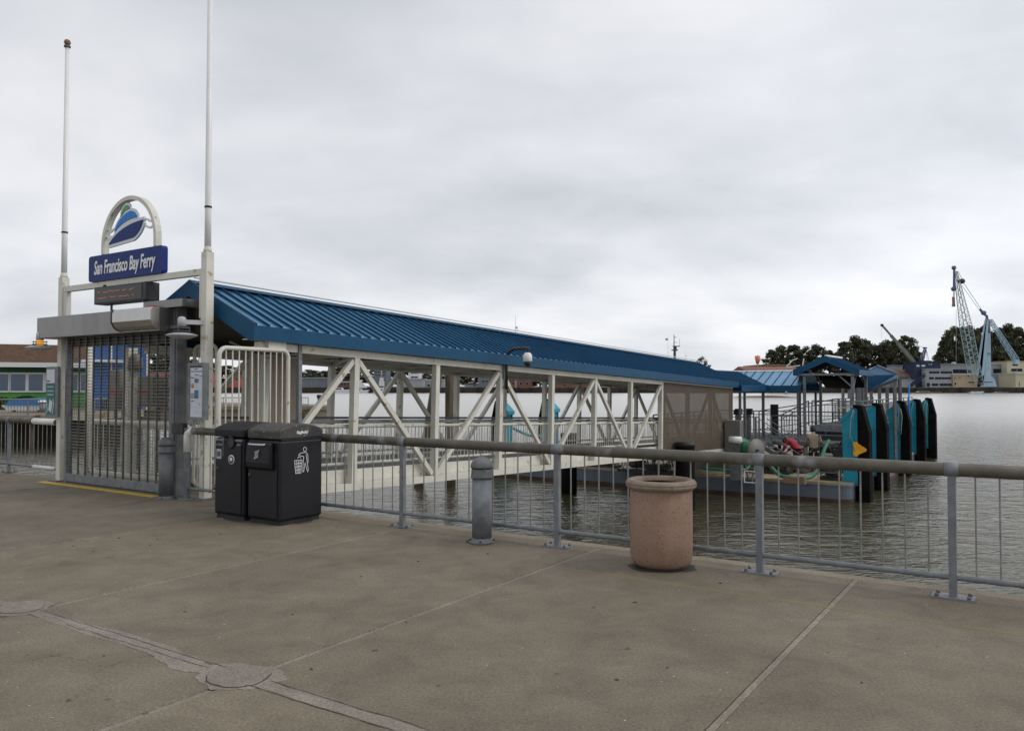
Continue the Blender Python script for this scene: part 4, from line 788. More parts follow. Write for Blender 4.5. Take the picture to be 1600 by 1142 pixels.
# plane facing right (+s), cut by the valley where the second leg turns off
def A1(u): return (xr, u, RZ_)
def B1(u): return (xr + hw, u, EZ) if u <= t_in else (xr + (TC - u), u, RZ_ - (RZ_ - EZ) * (TC - u) / hw)
plane_pans(cn, A1, B1, 23.45, TC, .30)
plane_pans(cn, lambda u: (xr, u, RZ_), lambda u: (xr - hw, u, EZ), 23.45, TC + hw, .30)
XE = 2.75
def A2(u): return (u, TC, RZ_)
def B2(u): return (u, t_in, EZ) if u >= xr + hw else (u, TC - (u - xr), RZ_ - (RZ_ - EZ) * (u - xr) / hw)
plane_pans(cn, A2, B2, xr + .02, XE, .40)
plane_pans(cn, lambda u: (u, TC, RZ_), lambda u: (u, TC + hw, EZ), xr, XE, .40)
MB().box(xr + hw, xr + hw + .03, 23.4, t_in, EZ - .22, EZ + .02).build('eave_fascia', 'blue', cn); MB().box(xr + hw + .031, XE, t_in - .03, t_in, EZ - .22, EZ + .02).build('eave_fascia', 'blue', cn)
MB().box(xr - hw - .03, xr - hw, 23.4, TC + hw, EZ - .22, EZ + .02).build('eave_fascia', 'blue', cn); MB().box(xr - hw, XE, TC + hw, TC + hw + .03, EZ - .22, EZ + .02).build('eave_fascia', 'blue', cn)
MB().tube([(xr, 23.4, RZ_ + .02), (xr, TC, RZ_ + .02), (XE, TC, RZ_ + .02)], .035, 8).build('ridge_cap', 'white', cn)
pm = MB().box(-.045, .045, -.045, .045, PZ, EZ - .2).mesh('post', M['galvd'])
for s, t in ((1.15, 23.7), (1.35 - .2, 24.3), (1.15, 26.9), (-2.1, 23.7), (-2.1, 26.5), (-2.1, 29.9), (.2, 30.1), (2.6, 30.1), (2.6, 26.95), (1.9, 30.1)): inst('post', pm, cn, (s, t, 0))
# gable canopy over the upper deck
gc = thing('gable_canopy', 'blue gable canopy on grey posts with open dark underside at the platform front', 'canopy', W(3.72, 0), RZ)
for q in (1, -1):
    plane_pans(gc, lambda u: (0, u, 2.98), lambda u, q=q: (q * 1.28, u, 2.42), 27.0, 30.2, .40)
    MB().ext([(0, 26.95, 3.04), (q * 1.32, 26.95, 2.47), (q * 1.32, 26.95, 2.24), (q * 1.2, 26.95, 2.24), (0, 26.95, 2.78)], (0, .03, 0)).build('barge_board', 'blue', gc)
    MB().box(min(q * 1.29, q * 1.32), max(q * 1.29, q * 1.32), 26.99, 30.2, 2.22, 2.43).build('eave_fascia', 'blue', gc)
    MB().ext([(0, 27.0, 2.955), (q * 1.27, 27.0, 2.40), (q * 1.27, 30.15, 2.40), (0, 30.15, 2.955)], (0, 0, -.02)).build('ceiling', 'blackg', gc)
MB().box(-1.28, 1.28, 27.02, 27.10, 2.22, 2.31).build('tie_beam', 'galv', gc); MB().tube([(0, 27.0, 3.04), (0, 30.2, 3.04)], .05, 8).build('ridge_cap', 'white', gc)
gp = MB().box(-.055, .055, -.055, .055, DZ, 2.30).mesh('post', M['galv'])
for s, t in ((-.90, 27.15), (1.02, 27.15), (-.90, 30.1), (1.02, 30.1)): inst('post', gp, gc, (s, t, 0))
MB().bar((1.02, 27.15, 1.72), (.45, 27.15, 2.25), .05).bar((1.02, 27.3, 1.72), (1.02, 27.9, 2.25), .05).build('knee_brace', 'galv', gc)
MB().box(.85, 1.0, 27.0, 27.08, 1.25, 1.6).build('switch_box', 'galv', gc)
# inclined canopy behind it, rising to the right over the boarding ramp
ic = thing('ramp_canopy', 'tilted blue gable canopy over the boarding ramp behind the front canopy', 'canopy', W(0, 0), RZ)
E0, E1 = P(1357, 609, 37.5), P(1402, 590, 35.2); K0, K1 = P(1371, 571, 39.2), P(1403, 584, 37.4); F0, F1 = P(1348, 583, 41.5), P(1392, 577, 41.0)
ic.location = (0, 0, 0); ic.rotation_euler = (0, 0, 0)
Lp = lambda a, b_, k: a + (b_ - a) * k
G0, G1 = P(1346, 585, 37.6), P(1371, 571, 39.2)
MB().ext([G0, E0, E1, K1, K0], (.02, .05, -.04)).build('roof_slope', 'blue', ic)
MB().ext([E0, E1, Lp(E0, E1, 1) + Vector((.05, .1, -.13)), E0 + Vector((.05, .1, -.13))], (.03, .04, 0)).build('eave_fascia', 'galv', ic)
MB().ext([G0, K0, K0 + Vector((1.0, 3.2, -.1)), G0 + Vector((.4, 3.4, -.1))], (0, 0, -.05)).build('roof_slope', 'galv', ic)
MB().tube([K0, K1], .04, 6).build('ridge_cap', 'galv', ic)
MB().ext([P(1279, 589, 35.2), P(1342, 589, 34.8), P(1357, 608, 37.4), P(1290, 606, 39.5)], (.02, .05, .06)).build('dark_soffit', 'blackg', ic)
for j in range(0):
    a = Lp(E0, E1, j / 9); c = Lp(K0, K1, max(0, (j - 1) / 8)); MB().bar(a + Vector((0, -.02, .03)), c + Vector((0, -.02, .03)), .02, .03).build('seam', 'blue', ic)
for (px, Y) in ((1398, 35.6), (1406, 37.5), (1386, 38.5), (1374, 40.0), (1361, 41.5), (1347, 42.5), (1330, 43.5), (1317, 44)):
    q = P(px, 600, Y); MB().box(q.x - .06, q.x + .06, q.y - .06, q.y + .06, DZ, 1.75 + (.35 if px > 1390 else 0)).build('post', 'galvd', ic)
for (px, Y) in ((1341, 36.2), (1350, 36.5)):
    q = P(px, 600, Y); MB().box(q.x - .10, q.x + .10, q.y - .1, q.y + .1, DZ, 1.7).build('column', 'galv', ic)
# ---------------------------------------------------------------- fender brackets (right and left rows)
def fender(label, s, t, mirror=False, extra=0):
    e = thing('fender_bracket', label, 'fender', W(s, t), RZ + (math.pi if mirror else 0), 'teal fender brackets with black rubber faces')
    MB().ext([(-.50, 0, -1.72), (0, 0, -1.72), (0, 0, 1.0), (-.14, 0, 1.0), (-.55, 0, .62), (-.55, 0, .50), (-.50, 0, .42)], (0, .05, 0)).build('side_plate', 'teal', e)
    MB().ext([(-.50, .45, -1.72), (0, .45, -1.72), (0, .45, 1.0), (-.14, .45, 1.0), (-.55, .45, .62), (-.55, .45, .50), (-.50, .45, .42)], (0, .05, 0)).build('side_plate', 'teal', e)
    MB().box(-.46, -.40, .051, .449, -1.7, .55).box(-.04, .0, .051, .449, -1.7, .98).build('web', 'teal', e)
    MB().ext([(-.58, -.03, .46), (-.58, -.03, .62), (-.14, -.03, 1.03), (-.14, -.03, .90)], (0, .56, 0)).build('sloping_cap', 'teal', e)
    MB().box(-.06, -.0, -.03, -.002, -1.7, .9).build('stiffener', 'teal', e); MB().box(-.50, -.08, -.012, -.002, .05, .09).build('weld_line', 'teal', e)
    MB().box(-.48, .0, .02, .48, -3.6, -1.73).build('lower_leg', 'blackg', e)
    MB().ext([(.002, -.08, -3.6), (.40, -.08, -3.6), (.385, -.08, .15), (.16, -.08, 1.08), (-.12, -.08, 1.13), (-.16, -.08, 1.05), (.002, -.08, .98)], (0, .62, 0)).build('rubber_face', 'blackg', e, bevel=.03)
    if extra:
        r = random.Random(extra)
        for i in range(extra % 5 + 1):
            x = -.35 + .12 * i; y = -.12 - .02 * i; z0 = .95 - .05 * i; dz = -.9 - .3 * r.random()
            MB().tube([(x * .3, y, z0), (x * .6 + .02, y - .03, z0 - .35), (x * .6 - .02, y - .03, z0 + dz), (x * .3, y, z0 + dz - .25)], .012 if i % 2 else .02, 6).build('hanging_rope', 'tealrope' if i % 2 else 'rope', e)
    return e
tl = [22.0, 25.7, 32.0, 37.4, 42.4]
lab = ['teal fender bracket with orange eye plate at the near right float corner', 'plain teal fender bracket, second from the near corner in the right row', 'teal fender bracket draped with hanging ropes, third of the right row', 'teal fender bracket with thin blue mast beside it, fourth of the right row', 'farthest fender bracket of the right row with a coil of rope over its top']
fx = [1, 0, 7, 1, 3]
for i, t in enumerate(tl): fe = fender(lab[i], 5.85, t, extra=fx[i] and fx[i] + (0 if i != 2 else 2)); (fe if i == 0 else None) and MB().ext([(.02, -.14, -.17), (.02, -.14, -.67), (-.10, -.14, -.67), (-.13, -.14, -.57), (-.13, -.14, -.17)], (0, .03, 0)).ext([(.02, -.14, -.22), (.30, -.14, -.40), (.30, -.14, -.48), (.02, -.14, -.62)], (0, .03, 0)).build('eye_plate', 'orange', fe); 
lab = ['teal fender bracket seen through the third gangway bay, nearest of the left row', 'teal fender bracket with a dark face seen through the fourth gangway bay']
for i, t in enumerate((22.4, 26.6)): fender(lab[i], -9.75, t + .5, True, extra=1)
q = P(1420, 600, 39.0); e = thing('thin_mast', 'thin bright blue mast standing among the right fender brackets', 'mast', (q.x, q.y, 0)); MB().tube([(0, 0, DZ), (0, 0, 1.9)], .035, 8).build('mast', 'skyb', e); MB().lathe([(.1, DZ), (.1, DZ + .03)], 10).build('foot', 'skyb', e)
# hoses
def hose(label, pts, r, m='hose', cat='hose', name='hose'):
    P_ = [Vector(p) for p in pts]; o = []
    for i in range(len(P_) - 1):
        p0, p1, p2, p3 = P_[max(i - 1, 0)], P_[i], P_[i + 1], P_[min(i + 2, len(P_) - 1)]
        for k in range(6):
            t = k / 6; o.append(.5 * ((2 * p1) + (-p0 + p2) * t + (2 * p0 - 5 * p1 + 4 * p2 - p3) * t * t + (-p0 + 3 * p1 - 3 * p2 + p3) * t ** 3))
    o.append(P_[-1]); return tag(MB().tube(o, r, 8).build(name, m), label, cat)
hose('green hose dipping through a timber block and rising beside the tan coated person', [P(1199, 715, 29.5), P(1203, 727, 29.0), P(1218, 742, 28.2), P(1232, 745, 27.9), P(1258, 747, 27.8), P(1275, 738, 28.2), P(1283, 718, 29.2), P(1288, 702, 30.4), P(1295, 688, 31)], .07)
hose('green hose lying along the deck left of the railing post under the reel', [P(1096, 731, 29.6), P(1120, 733, 29.2), P(1150, 735, 28.9), P(1165, 733, 29.0), P(1171, 727, 29.4), P(1172, 715, 30)], .05)
hose('teal hose sagging between the left fender brackets behind the gangway', [P(793, 664, 37), P(812, 674, 38), P(832, 681, 39), P(850, 680, 41)], .07, 'tealrope')
q = P(1242, 747, 27.85); e = thing('timber_block', 'brown timber block clamped over the green hose at the deck edge', 'block', (q.x, q.y, DZ), RZ); MB().box(-.36, .36, -.14, .14, .0, .24).build('block', 'woodl', e, bevel=.01); MB().box(.2, .3, -.15, .15, .0, .26).build('strap', 'galvd', e)
q = P(1172, 690, 28.6); e = thing('hose_reel', 'green hose reel with a big grey end disc on the float deck', 'reel', (q.x, q.y, 0), R(-62))
MB().lathe([(.26, 0), (.26, .62)], 24, (-.35, 0, -.48), 'x').build('hose_coil', 'hose', e); MB().lathe([(.001, 0), (.40, 0), (.40, .03), (.001, .03)], 28, (.27, 0, -.48), 'x').build('end_disc', 'cab', e); MB().lathe([(.001, 0), (.38, 0), (.38, .03), (.001, .03)], 28, (-.38, 0, -.48), 'x').build('end_disc', 'hose', e)
MB().lathe([(.03, -.45), (.03, .42)], 8, (0, 0, -.48), 'x').build('axle', 'dark', e); MB().bar((-.36, -.25, DZ), (-.36, 0, -.48), .05).bar((-.36, .25, DZ), (-.36, 0, -.48), .05).bar((.33, -.25, DZ), (.33, 0, -.48), .05).bar((.33, .25, DZ), (.33, 0, -.48), .05).build('stand', 'galvd', e)
q = W(1.42, 22.1); e = thing('deck_cabinet', 'grey upright electrical cabinet at the end of the shade mesh', 'cabinet', (q.x, q.y, 0), RZ); MB().box(-.30, .30, -.22, .22, -.75, .47).build('case', 'cab', e, bevel=.01); MB().box(-.27, .27, -.235, -.222, -.7, .42).build('door', 'cab', e); MB().box(-.28, .28, -.2, .2, DZ, -.76).build('plinth', 'galvd', e)
q = P(1149, 689, 28.8); e = thing('white_tank', 'small white tank beside the grey cabinet on the float', 'tank', (q.x, q.y, 0), RZ); MB().lathe([(.001, 0), (.13, 0), (.13, .42), (.001, .42)], 18, (-.21, 0, -.16), 'x').build('tank', 'white', e); MB().box(-.2, .2, -.05, .05, DZ, -.3).build('stand', 'galvd', e)
q = P(1172, 742, 27.9); e = thing('hose_stand', 'white square tube stand at the float deck edge', 'stand', (q.x, q.y, DZ), RZ); b = MB(); b.bar((-.2, 0, 0), (-.2, 0, .42), .03).bar((.2, 0, 0), (.2, 0, .42), .03).bar((-.2, 0, .42), (.2, 0, .42), .03).bar((-.2, 0, .03), (.2, 0, .03), .03); b.build('tube_frame', 'white', e)
# machinery and gear heaps
def gear(label, px, py, Y, w_, h, seed, mats=('rack', 'dark', 'galvd'), n=26, base=DZ):
    q = P(px, py, Y); e = thing('pump_gear', label, 'machinery', (q.x, q.y, base), RZ); r = random.Random(seed)
    MB().box(-w_ / 2, w_ / 2, -.35, .35, 0, .12).build('skid', 'dark', e); MB().lathe([(.001, 0), (.22, 0), (.24, .06), (.24, .5), (.001, .52)], 16, (-w_ * .3, 0, .38), 'x').build('motor', mats[0], e)
    MB().box(-.02, w_ * .42, -.25, .25, .15, h * .62).build('engine_block', mats[1], e)
    for i in range(n):
        a = Vector(((r.random() - .5) * w_, (r.random() - .5) * .7, .1 + r.random() * h * .8)); d = Vector((r.random() - .5, (r.random() - .5) * .6, (r.random() - .3))) * .55
        MB().tube([a, a + d * .5 + Vector((0, 0, .05)), a + d], .014 + .016 * r.random(), 6).build('pipe', mats[i % len(mats)], e)
    for x in (-w_ / 2 + .03, w_ / 2 - .03): MB().bar((x, -.3, .1), (x, -.3, h), .04).build('frame_post', mats[2], e)
    MB().bar((-w_ / 2, -.3, h), (w_ / 2, -.3, h), .05, .04).build('frame_rail', mats[2], e)
gear('tangled pump gear on a dark frame between the tan coated man and the first fender', 1305, 735, 31.5, 1.1, 1.45, 4, n=44)
gear('low dark machinery on the deck under the gangway end', 1010, 728, 31.5, 2.2, .55, 8, n=40)
gear('dark pump gear with pipes on the deck in front of the stairs', 1205, 728, 31.2, 1.5, .62, 12, n=34)
gear('small dark valve gear at the deck behind the green hose', 1300, 742, 29.0, .7, .28, 15, n=16)
gear('dark winch gear under the gangway left end of the float', 935, 726, 33.5, 1.8, .5, 21, n=26)
# ticket readers, info panel on the platform
def reader(label, px, Y):
    q = P(px, 640, Y); e = thing('card_reader', label, 'card reader', (q.x, q.y, PZ), RZ, 'hooded card readers on the platform')
    MB().box(-.10, .10, -.08, .08, 0, 1.05).build('pedestal', 'galv', e, bevel=.02); MB().ext([(-.16, -.14, 1.05), (-.16, .12, 1.05), (-.16, .14, 1.30), (-.16, -.10, 1.22)], (.32, 0, 0)).build('hood', 'dark', e); MB().tube([(-.35, 0, 0), (-.35, 0, .85), (-.25, 0, .95), (.25, 0, .95), (.35, 0, .85), (.35, 0, 0)], .022, 6).build('guard_hoop', 'galv', e)
reader('left hooded card reader near the platform stairs', 1153, 34.5); reader('right hooded card reader near the platform stairs', 1169, 34.8)
q = P(1210, 640, 37.5); e = thing('info_panel', 'tall dark information panel standing on the platform', 'panel', (q.x, q.y, PZ), RZ); MB().box(-.17, .17, -.07, .07, 0, 1.42).build('panel', 'dark', e); MB().box(-.2, .2, -.1, .1, 0, .04).build('foot', 'galvd', e)
# ================================================================ PEOPLE
def skin(name, m, parent, V, E, root=0, lvl=2):
    me = bpy.data.meshes.new(name); me.from_pydata([v[0] for v in V], E, []); me.materials.append(M[m]); o = bpy.data.objects.new(name, me); COL.objects.link(o); o.parent = parent
    bpy.context.view_layer.objects.active = o; md = o.modifiers.new('skin', 'SKIN'); md.use_smooth_shade = True
    if not me.skin_vertices: 
        import bmesh; bm = bmesh.new(); bm.from_mesh(me); bm.verts.layers.skin.verify(); bm.to_mesh(me); bm.free()
    for i, v in enumerate(V):
        rr = v[1] if isinstance(v[1], tuple) else (v[1], v[1]); me.skin_vertices[0].data[i].radius = rr; me.skin_vertices[0].data[i].use_root = (i == root)
    sb = o.modifiers.new('sub', 'SUBSURF'); sb.levels = lvl; sb.render_levels = lvl; return o
def hand(V, E, wrist, d, side):   # palm and five fingers grown from a wrist vertex
    w0 = V[wrist][0]; d = Vector(d).normalized(); sd = Vector(side).normalized(); p = Vector(w0) + d * .06; V.append((tuple(p), (.030, .018))); pi = len(V) - 1; E.append((wrist, pi))
    for k, (o, ln) in enumerate(((-.028, .07), (-.010, .08), (.010, .075), (.027, .06))):
        a = p + sd * o + d * .025; b_ = a + d * ln * .5; c = b_ + (d * .6 + Vector((0, 0, -.5))).normalized() * ln * .5
        V.append((tuple(a), .009)); V.append((tuple(b_), .008)); V.append((tuple(c), .006)); n = len(V); E += [(pi, n - 3), (n - 3, n - 2), (n - 2, n - 1)]
    a = p - sd * .04; V.append((tuple(a), .010)); V.append((tuple(a + d * .04 - sd * .01), .008)); n = len(V); E += [(pi, n - 2), (n - 2, n - 1)]
def person(label, loc, rz, pose, coat, rad=1.0):
    e = thing('person', label, 'person', loc, rz)
    J = pose; body = [(J['pelvis'], (.15, .11)), (J['belly'], (.14, .10)), (J['chest'], (.17, .115)), (J['neck'], .055), (J['head0'], .075), (J['head1'], .095), (J['head2'], .06)]
    E = [(0, 1), (1, 2), (2, 3), (3, 4), (4, 5), (5, 6)]
    for sd in 'LR':
        b0 = len(body); body += [(J['hip' + sd], .095), (J['knee' + sd], .06), (J['ank' + sd], .042), (J['toe' + sd], .035)]; E += [(0, b0), (b0, b0 + 1), (b0 + 1, b0 + 2), (b0 + 2, b0 + 3)]
        b0 = len(body); body += [(J['sh' + sd], .065), (J['el' + sd], .045), (J['wr' + sd], .028)]; E += [(2, b0), (b0, b0 + 1), (b0 + 1, b0 + 2)]
        d = Vector(J['wr' + sd]) - Vector(J['el' + sd]); hand(body, E, b0 + 2, d, (1, 0, 0))
    skin('body', 'skin', e, body, E)
    cl = [(J['hem'], (.20, .15)), (J['pelvis'], (.185, .14)), (J['belly'], (.18, .135)), (J['chest'], (.205, .145)), (J['neck'], .075)]; Ec = [(0, 1), (1, 2), (2, 3), (3, 4)]
    for sd in 'LR': b0 = len(cl); mid = Vector(J['el' + sd]) * .12 + Vector(J['wr' + sd]) * .88; cl += [(J['sh' + sd], .088), (J['el' + sd], .068), (tuple(mid), .052)]; Ec += [(3, b0), (b0, b0 + 1), (b0 + 1, b0 + 2)]
    skin('jacket', coat, e, cl, Ec, 1)
    tr = [(J['pelvis'], (.165, .125))]; Et = []
    for sd in 'LR': b0 = len(tr); mid = Vector(J['knee' + sd]) * .1 + Vector(J['ank' + sd]) * .9; tr += [(J['hip' + sd], .112), (J['knee' + sd], .078), (tuple(mid), .068)]; Et += [(0, b0), (b0, b0 + 1), (b0 + 1, b0 + 2)]
    skin('trousers', 'cloth', e, tr, Et)
    for sd in 'LR': skin('boot', 'dark', e, [(J['ank' + sd], .06), (tuple(Vector(J['ank' + sd]) * .5 + Vector(J['toe' + sd]) * .5), .055), (J['toe' + sd], .045)], [(0, 1), (1, 2)], 0, 1)
    h1, h2 = Vector(J['head1']), Vector(J['head2']); up = (h2 - Vector(J['head0'])).normalized()
    MB().lathe([(0, .125), (.06, .115), (.10, .06), (.112, 0), (.108, -.05), (.09, -.08)], 16).build('hair', 'hair', e, tuple(h1 + up * .02))
    fw = Vector((0, 1, 0)) if abs(up.z) > .7 else Vector((0, .3, -.95)); fw = fw.normalized()
    MB().lathe([(0, -.015), (.012, -.008), (.014, .006), (0, .018)], 8).build('nose', 'skin', e, tuple(h1 + fw * .108 - up * .015))
    for q in (-1, 1):
        MB().lathe([(0, -.01), (.01, 0), (0, .01)], 8).build('eye', 'dark', e, tuple(h1 + fw * .092 + Vector((q * .033, 0, 0)) + up * .005)); MB().lathe([(0, -.03), (.014, 0), (0, .03)], 8).build('ear', 'skin', e, tuple(h1 + Vector((q * .104, 0, 0)) - up * .01))
    MB().box(-.022, .022, -.004, .004, -.004, .004).build('mouth', 'redlab', e, tuple(h1 + fw * .095 - up * .055))
    return e
stand = dict(pelvis=(0, 0, .93), belly=(0, .03, 1.10), chest=(0, .08, 1.32), neck=(0, .15, 1.49), head0=(0, .18, 1.56), head1=(0, .20, 1.63), head2=(0, .21, 1.70), hem=(0, .0, .78),
             hipL=(-.10, 0, .88), kneeL=(-.13, .06, .48), ankL=(-.15, 0, .08), toeL=(-.16, .17, .04), hipR=(.10, 0, .88), kneeR=(.12, .05, .48), ankR=(.14, -.04, .08), toeR=(.16, .13, .04),
             shL=(-.20, .09, 1.38), elL=(-.28, .14, 1.12), wrL=(-.20, .36, 1.02), shR=(.20, .09, 1.38), elR=(.29, .12, 1.12), wrR=(.24, .33, .98))
q = P(1272, 736, 31.6); person('person in a tan coat seen from behind, head bowed over the pump gear', (q.x, q.y, DZ), RZ * .4, stand, 'tan')
bend = dict(pelvis=(0, 0, .90), belly=(0, .14, 1.04), chest=(0, .28, 1.22), neck=(0, .40, 1.27), head0=(0, .46, 1.25), head1=(0, .52, 1.22), head2=(0, .58, 1.18), hem=(0, -.05, .80),
            hipL=(-.10, -.02, .85), kneeL=(-.14, .12, .44), ankL=(-.15, -.02, .08), toeL=(-.16, .15, .04), hipR=(.10, -.02, .85), kneeR=(.14, .14, .44), ankR=(.15, .0, .08), toeR=(.16, .17, .04),
            shL=(-.20, .32, 1.22), elL=(-.26, .42, .96), wrL=(-.16, .58, .78), shR=(.20, .32, 1.22), elR=(.27, .40, .96), wrR=(.18, .58, .76))
q = P(1247, 738, 31.5); person('person in a red jacket bending forward over gear on the float', (q.x, q.y, DZ), R(40), bend, 'red')
# ================================================================ FAR BUILDINGS
def far_building(name, label, cat, px0, px1, ytop, Y, dep, m, zb=1.0, wins=(), roof=None, wm_='farpane', over=.4, gable=0, frame='fwhite', extra=None):
    x0, x1 = P(px0, 603, Y).x, P(px1, 603, Y).x; zt = P(0, ytop, Y).z if True else 0; zt = P((px0 + px1) / 2, ytop, Y).z
    e = thing(name, label, cat, ((x0 + x1) / 2, Y, zb)); w_ = (x1 - x0) / 2; H = zt - zb
    MB().box(-w_, w_, 0, dep, 0, H).build('wall', m, e)
    if gable:
        MB().ext([(-w_ - over, -over, H), (-w_ - over, dep + over, H), (-w_ - over, dep / 2, H + gable)], (2 * w_ + 2 * over, 0, 0)).build('roof', roof, e)
    elif roof: MB().box(-w_ - over, w_ + over, -over, dep + over, H + .003, H + .45).build('roof', roof, e)
    for (a, b_, yt, yb) in wins:
        xa, xb = P(a, 603, Y).x - (x0 + x1) / 2, P(b_, 603, Y).x - (x0 + x1) / 2; za, zb_ = P(a, yb, Y).z - zb, P(a, yt, Y).z - zb
        if zb_ - za < .2: continue
        f_ = MB().box(xa, xb, -.12, -.003, za, zb_).build('window', frame, e); q = .06 * (zb_ - za); MB().box(xa + q, xb - q, -.16, -.121, za + q, zb_ - q).build('pane', wm_, f_)
        n = int((xb - xa) / max(1.5, (zb_ - za) * 1.3))
        for i in range(1, n): xx = xa + (xb - xa) * i / n; MB().box(xx - .06, xx + .06, -.2, -.161, za + q, zb_ - q).build('mullion', frame, f_)
    return e
fb_ = far_building
fb_('office_block', 'grey three storey office block with dark window bands, left of the tan shed', 'building', 1446, 1489, 577, 462, 22, 'fgrey', wins=[(1452, 1468, 580, 583.5), (1470, 1488, 580, 583.5), (1452, 1459, 589, 592.5), (1461, 1486, 589, 592.5), (1448, 1453, 598, 604), (1456, 1466, 599, 603), (1468, 1487, 599, 603)], roof='fgrey', frame='fgreyd')
fb_('long_shed', 'long pale grey industrial building behind the office block and crane', 'building', 1469, 1574, 569.5, 492, 30, 'fgrey', wins=[(1489, 1518, 577, 583), (1552, 1573, 576, 583), (1489, 1518, 586, 590)], roof='fgrey', frame='fgreyd')
fb_('tan_shed', 'tan shed with small square openings between office block and crane', 'building', 1489, 1527, 585.5, 461, 14, 'ftan', wins=[(1491, 1493, 590, 592), (1499, 1501, 589, 591), (1491, 1494, 597, 602), (1513, 1522, 596, 598.5), (1512, 1514, 586.5, 588.5)], roof='fwhite')
fb_('cream_block', 'cream building with dark windows at the right picture edge behind the ochre shed', 'building', 1574, 1640, 565, 486, 20, 'fcream', wins=[(1582, 1591, 568, 571.5), (1580, 1598, 575.5, 580.5), (1604, 1620, 575.5, 580.5)], roof='ftan')
fb_('ochre_shed', 'low yellow green shed at the right picture edge on the far quay', 'building', 1587, 1650, 584, 461, 16, 'fcream', wins=[(1592, 1594, 596, 604)], roof='fwhite')
fb_('conveyor_hall', 'rust roofed low hall between ramp canopy and office block', 'building', 1388, 1437, 588, 470, 20, 'fgrey', wins=[(1405, 1418, 590, 592)], roof='froof', gable=3.6, over=1)
fb_('roof_cabin', 'small grey roof cabin above the rust roofed hall', 'building', 1396, 1411, 571, 482, 8, 'fgrey', roof='fgreyd')
fb_('blue_tower', 'dark blue steel stair tower beside the grey office block', 'tower', 1429, 1446, 567, 466, 12, 'fnavy', wins=[(1440, 1446, 570, 573), (1432, 1437, 570, 573)], roof='fnavy', wm_='fwhite', frame='fnavy')
fb_('blue_deckhouse', 'long dark blue ship house behind the office block with two white squares', 'ship house', 1437, 1470, 565.5, 480, 12, 'fnavy', wins=[(1451, 1453, 567, 570), (1454.5, 1456.5, 567, 570)], roof='fnavy', wm_='fwhite', frame='fwhite')
fb_('pale_shed', 'pale low shed left of the office block on the far quay', 'building', 1404, 1430, 594, 461, 8, 'fgrey', wins=[(1406, 1409, 598, 603)], roof='fgrey')
fb_('boat_shed', 'red brick boat shed with ochre roof above the light canopy', 'building', 1168, 1252, 579.5, 300, 20, 'froof', wins=[], roof='froof', gable=1.9, over=.6)
fb_('ochre_hall', 'ochre roofed hall rising behind the red boat shed', 'building', 1188, 1232, 571.5, 322, 20, 'froof', wins=[], roof='yroof', over=.8)
e = thing('swing_arm', 'thin white bent boom beside the ochre hall', 'crane', P(1228, 574, 296)); b = MB(); o_ = P(1228, 574, 296)
for a, c in (((1228, 574), (1238, 563)), ((1238, 563), (1246, 560)), ((1228, 574), (1250, 571)), ((1256, 560), (1254, 573))): b.bar(P(*a, 296) - o_, P(*c, 296) - o_, .35)
b.build('boom', 'fwhite', e); MB().box(-.3, .3, -.3, .3, -10, 0).build('post', 'fgrey', e)
# domes
for i, (px, r_) in enumerate(((1490, 1.7), (1556, 1.5))):
    q = P(px, 569.5, 500); e = thing('roof_dome', ['pale round dome on the long shed left of the crane', 'small pale dome on the long shed right of the crane'][i], 'dome', q); MB().lathe([(r_, -1), (r_, .3), (r_ * .8, 1.1), (r_ * .4, 1.6), (0, 1.7)], 16).build('dome', 'fgrey', e)
# ---------------------------------------------------------------- cranes
def lattice(b, p, q, w0, w1, n, side, dep, rr=.16, wm2=None):
    p, q = Vector(p), Vector(q); s = Vector(side); dv = Vector(dep); ch = []
    for (a, c) in ((1, 1), (-1, 1), (-1, -1), (1, -1)):
        pts = []
        for i in range(n + 1):
            k = i / n; w_ = (w0 + (wm2 - w0) * k * 2 if k < .5 else wm2 + (w1 - wm2) * (k - .5) * 2) if wm2 else w0 + (w1 - w0) * k
            pts.append(p + (q - p) * k + s * a * w_ / 2 + dv * c * w_ / 2)
        ch.append(pts)
    for pts in ch:
        for u, v in zip(pts, pts[1:]): b.bar(u, v, rr * 1.5)
    for i in range(n):
        for j in range(4): A, B = ch[j], ch[(j + 1) % 4]; (b.bar(A[i], B[i + 1], rr * .8) if i % 2 else b.bar(B[i], A[i + 1], rr * .8)); b.bar(A[i], B[i], rr * .7)
Yc = 463; o_ = P(1541, 604, Yc); e = thing('derrick_crane', 'big pale blue floating derrick crane with lattice boom on the far quay', 'crane', o_)
Q = lambda x, y, dy=0: P(x, y, Yc + dy) - o_
boom = MB(); lattice(boom, Q(1526, 600), Q(1493, 424), 5.0, 1.2, 30, (1, 0, .18), (0, 1, 0), .22, 4.6); boom.build('boom', 'craneg', e)
MB().bar(Q(1491, 418), Q(1490.5, 452), .9).build('boom_head', 'cranep', e); MB().lathe([(.001, -.5), (1.2, -.5), (1.2, .5), (.001, .5)], 12, tuple(Q(1490.5, 418.5)), 'y').build('head_sheave', 'cranep', e); MB().lathe([(.001, -.6), (1.3, -.6), (1.3, .6), (.001, .6)], 12, tuple(Q(1490, 451.5)), 'y').build('head_sheave', 'cranep', e)
MB().lathe([(.001, -.8), (1.5, -.8), (1.5, .8), (.001, .8)], 12, tuple(Q(1503, 439.5)), 'y').build('stay_sheave', 'dark', e); MB().bar(Q(1496, 439), Q(1506, 440.5), 1.2).build('sheave_arm', 'dark', e)
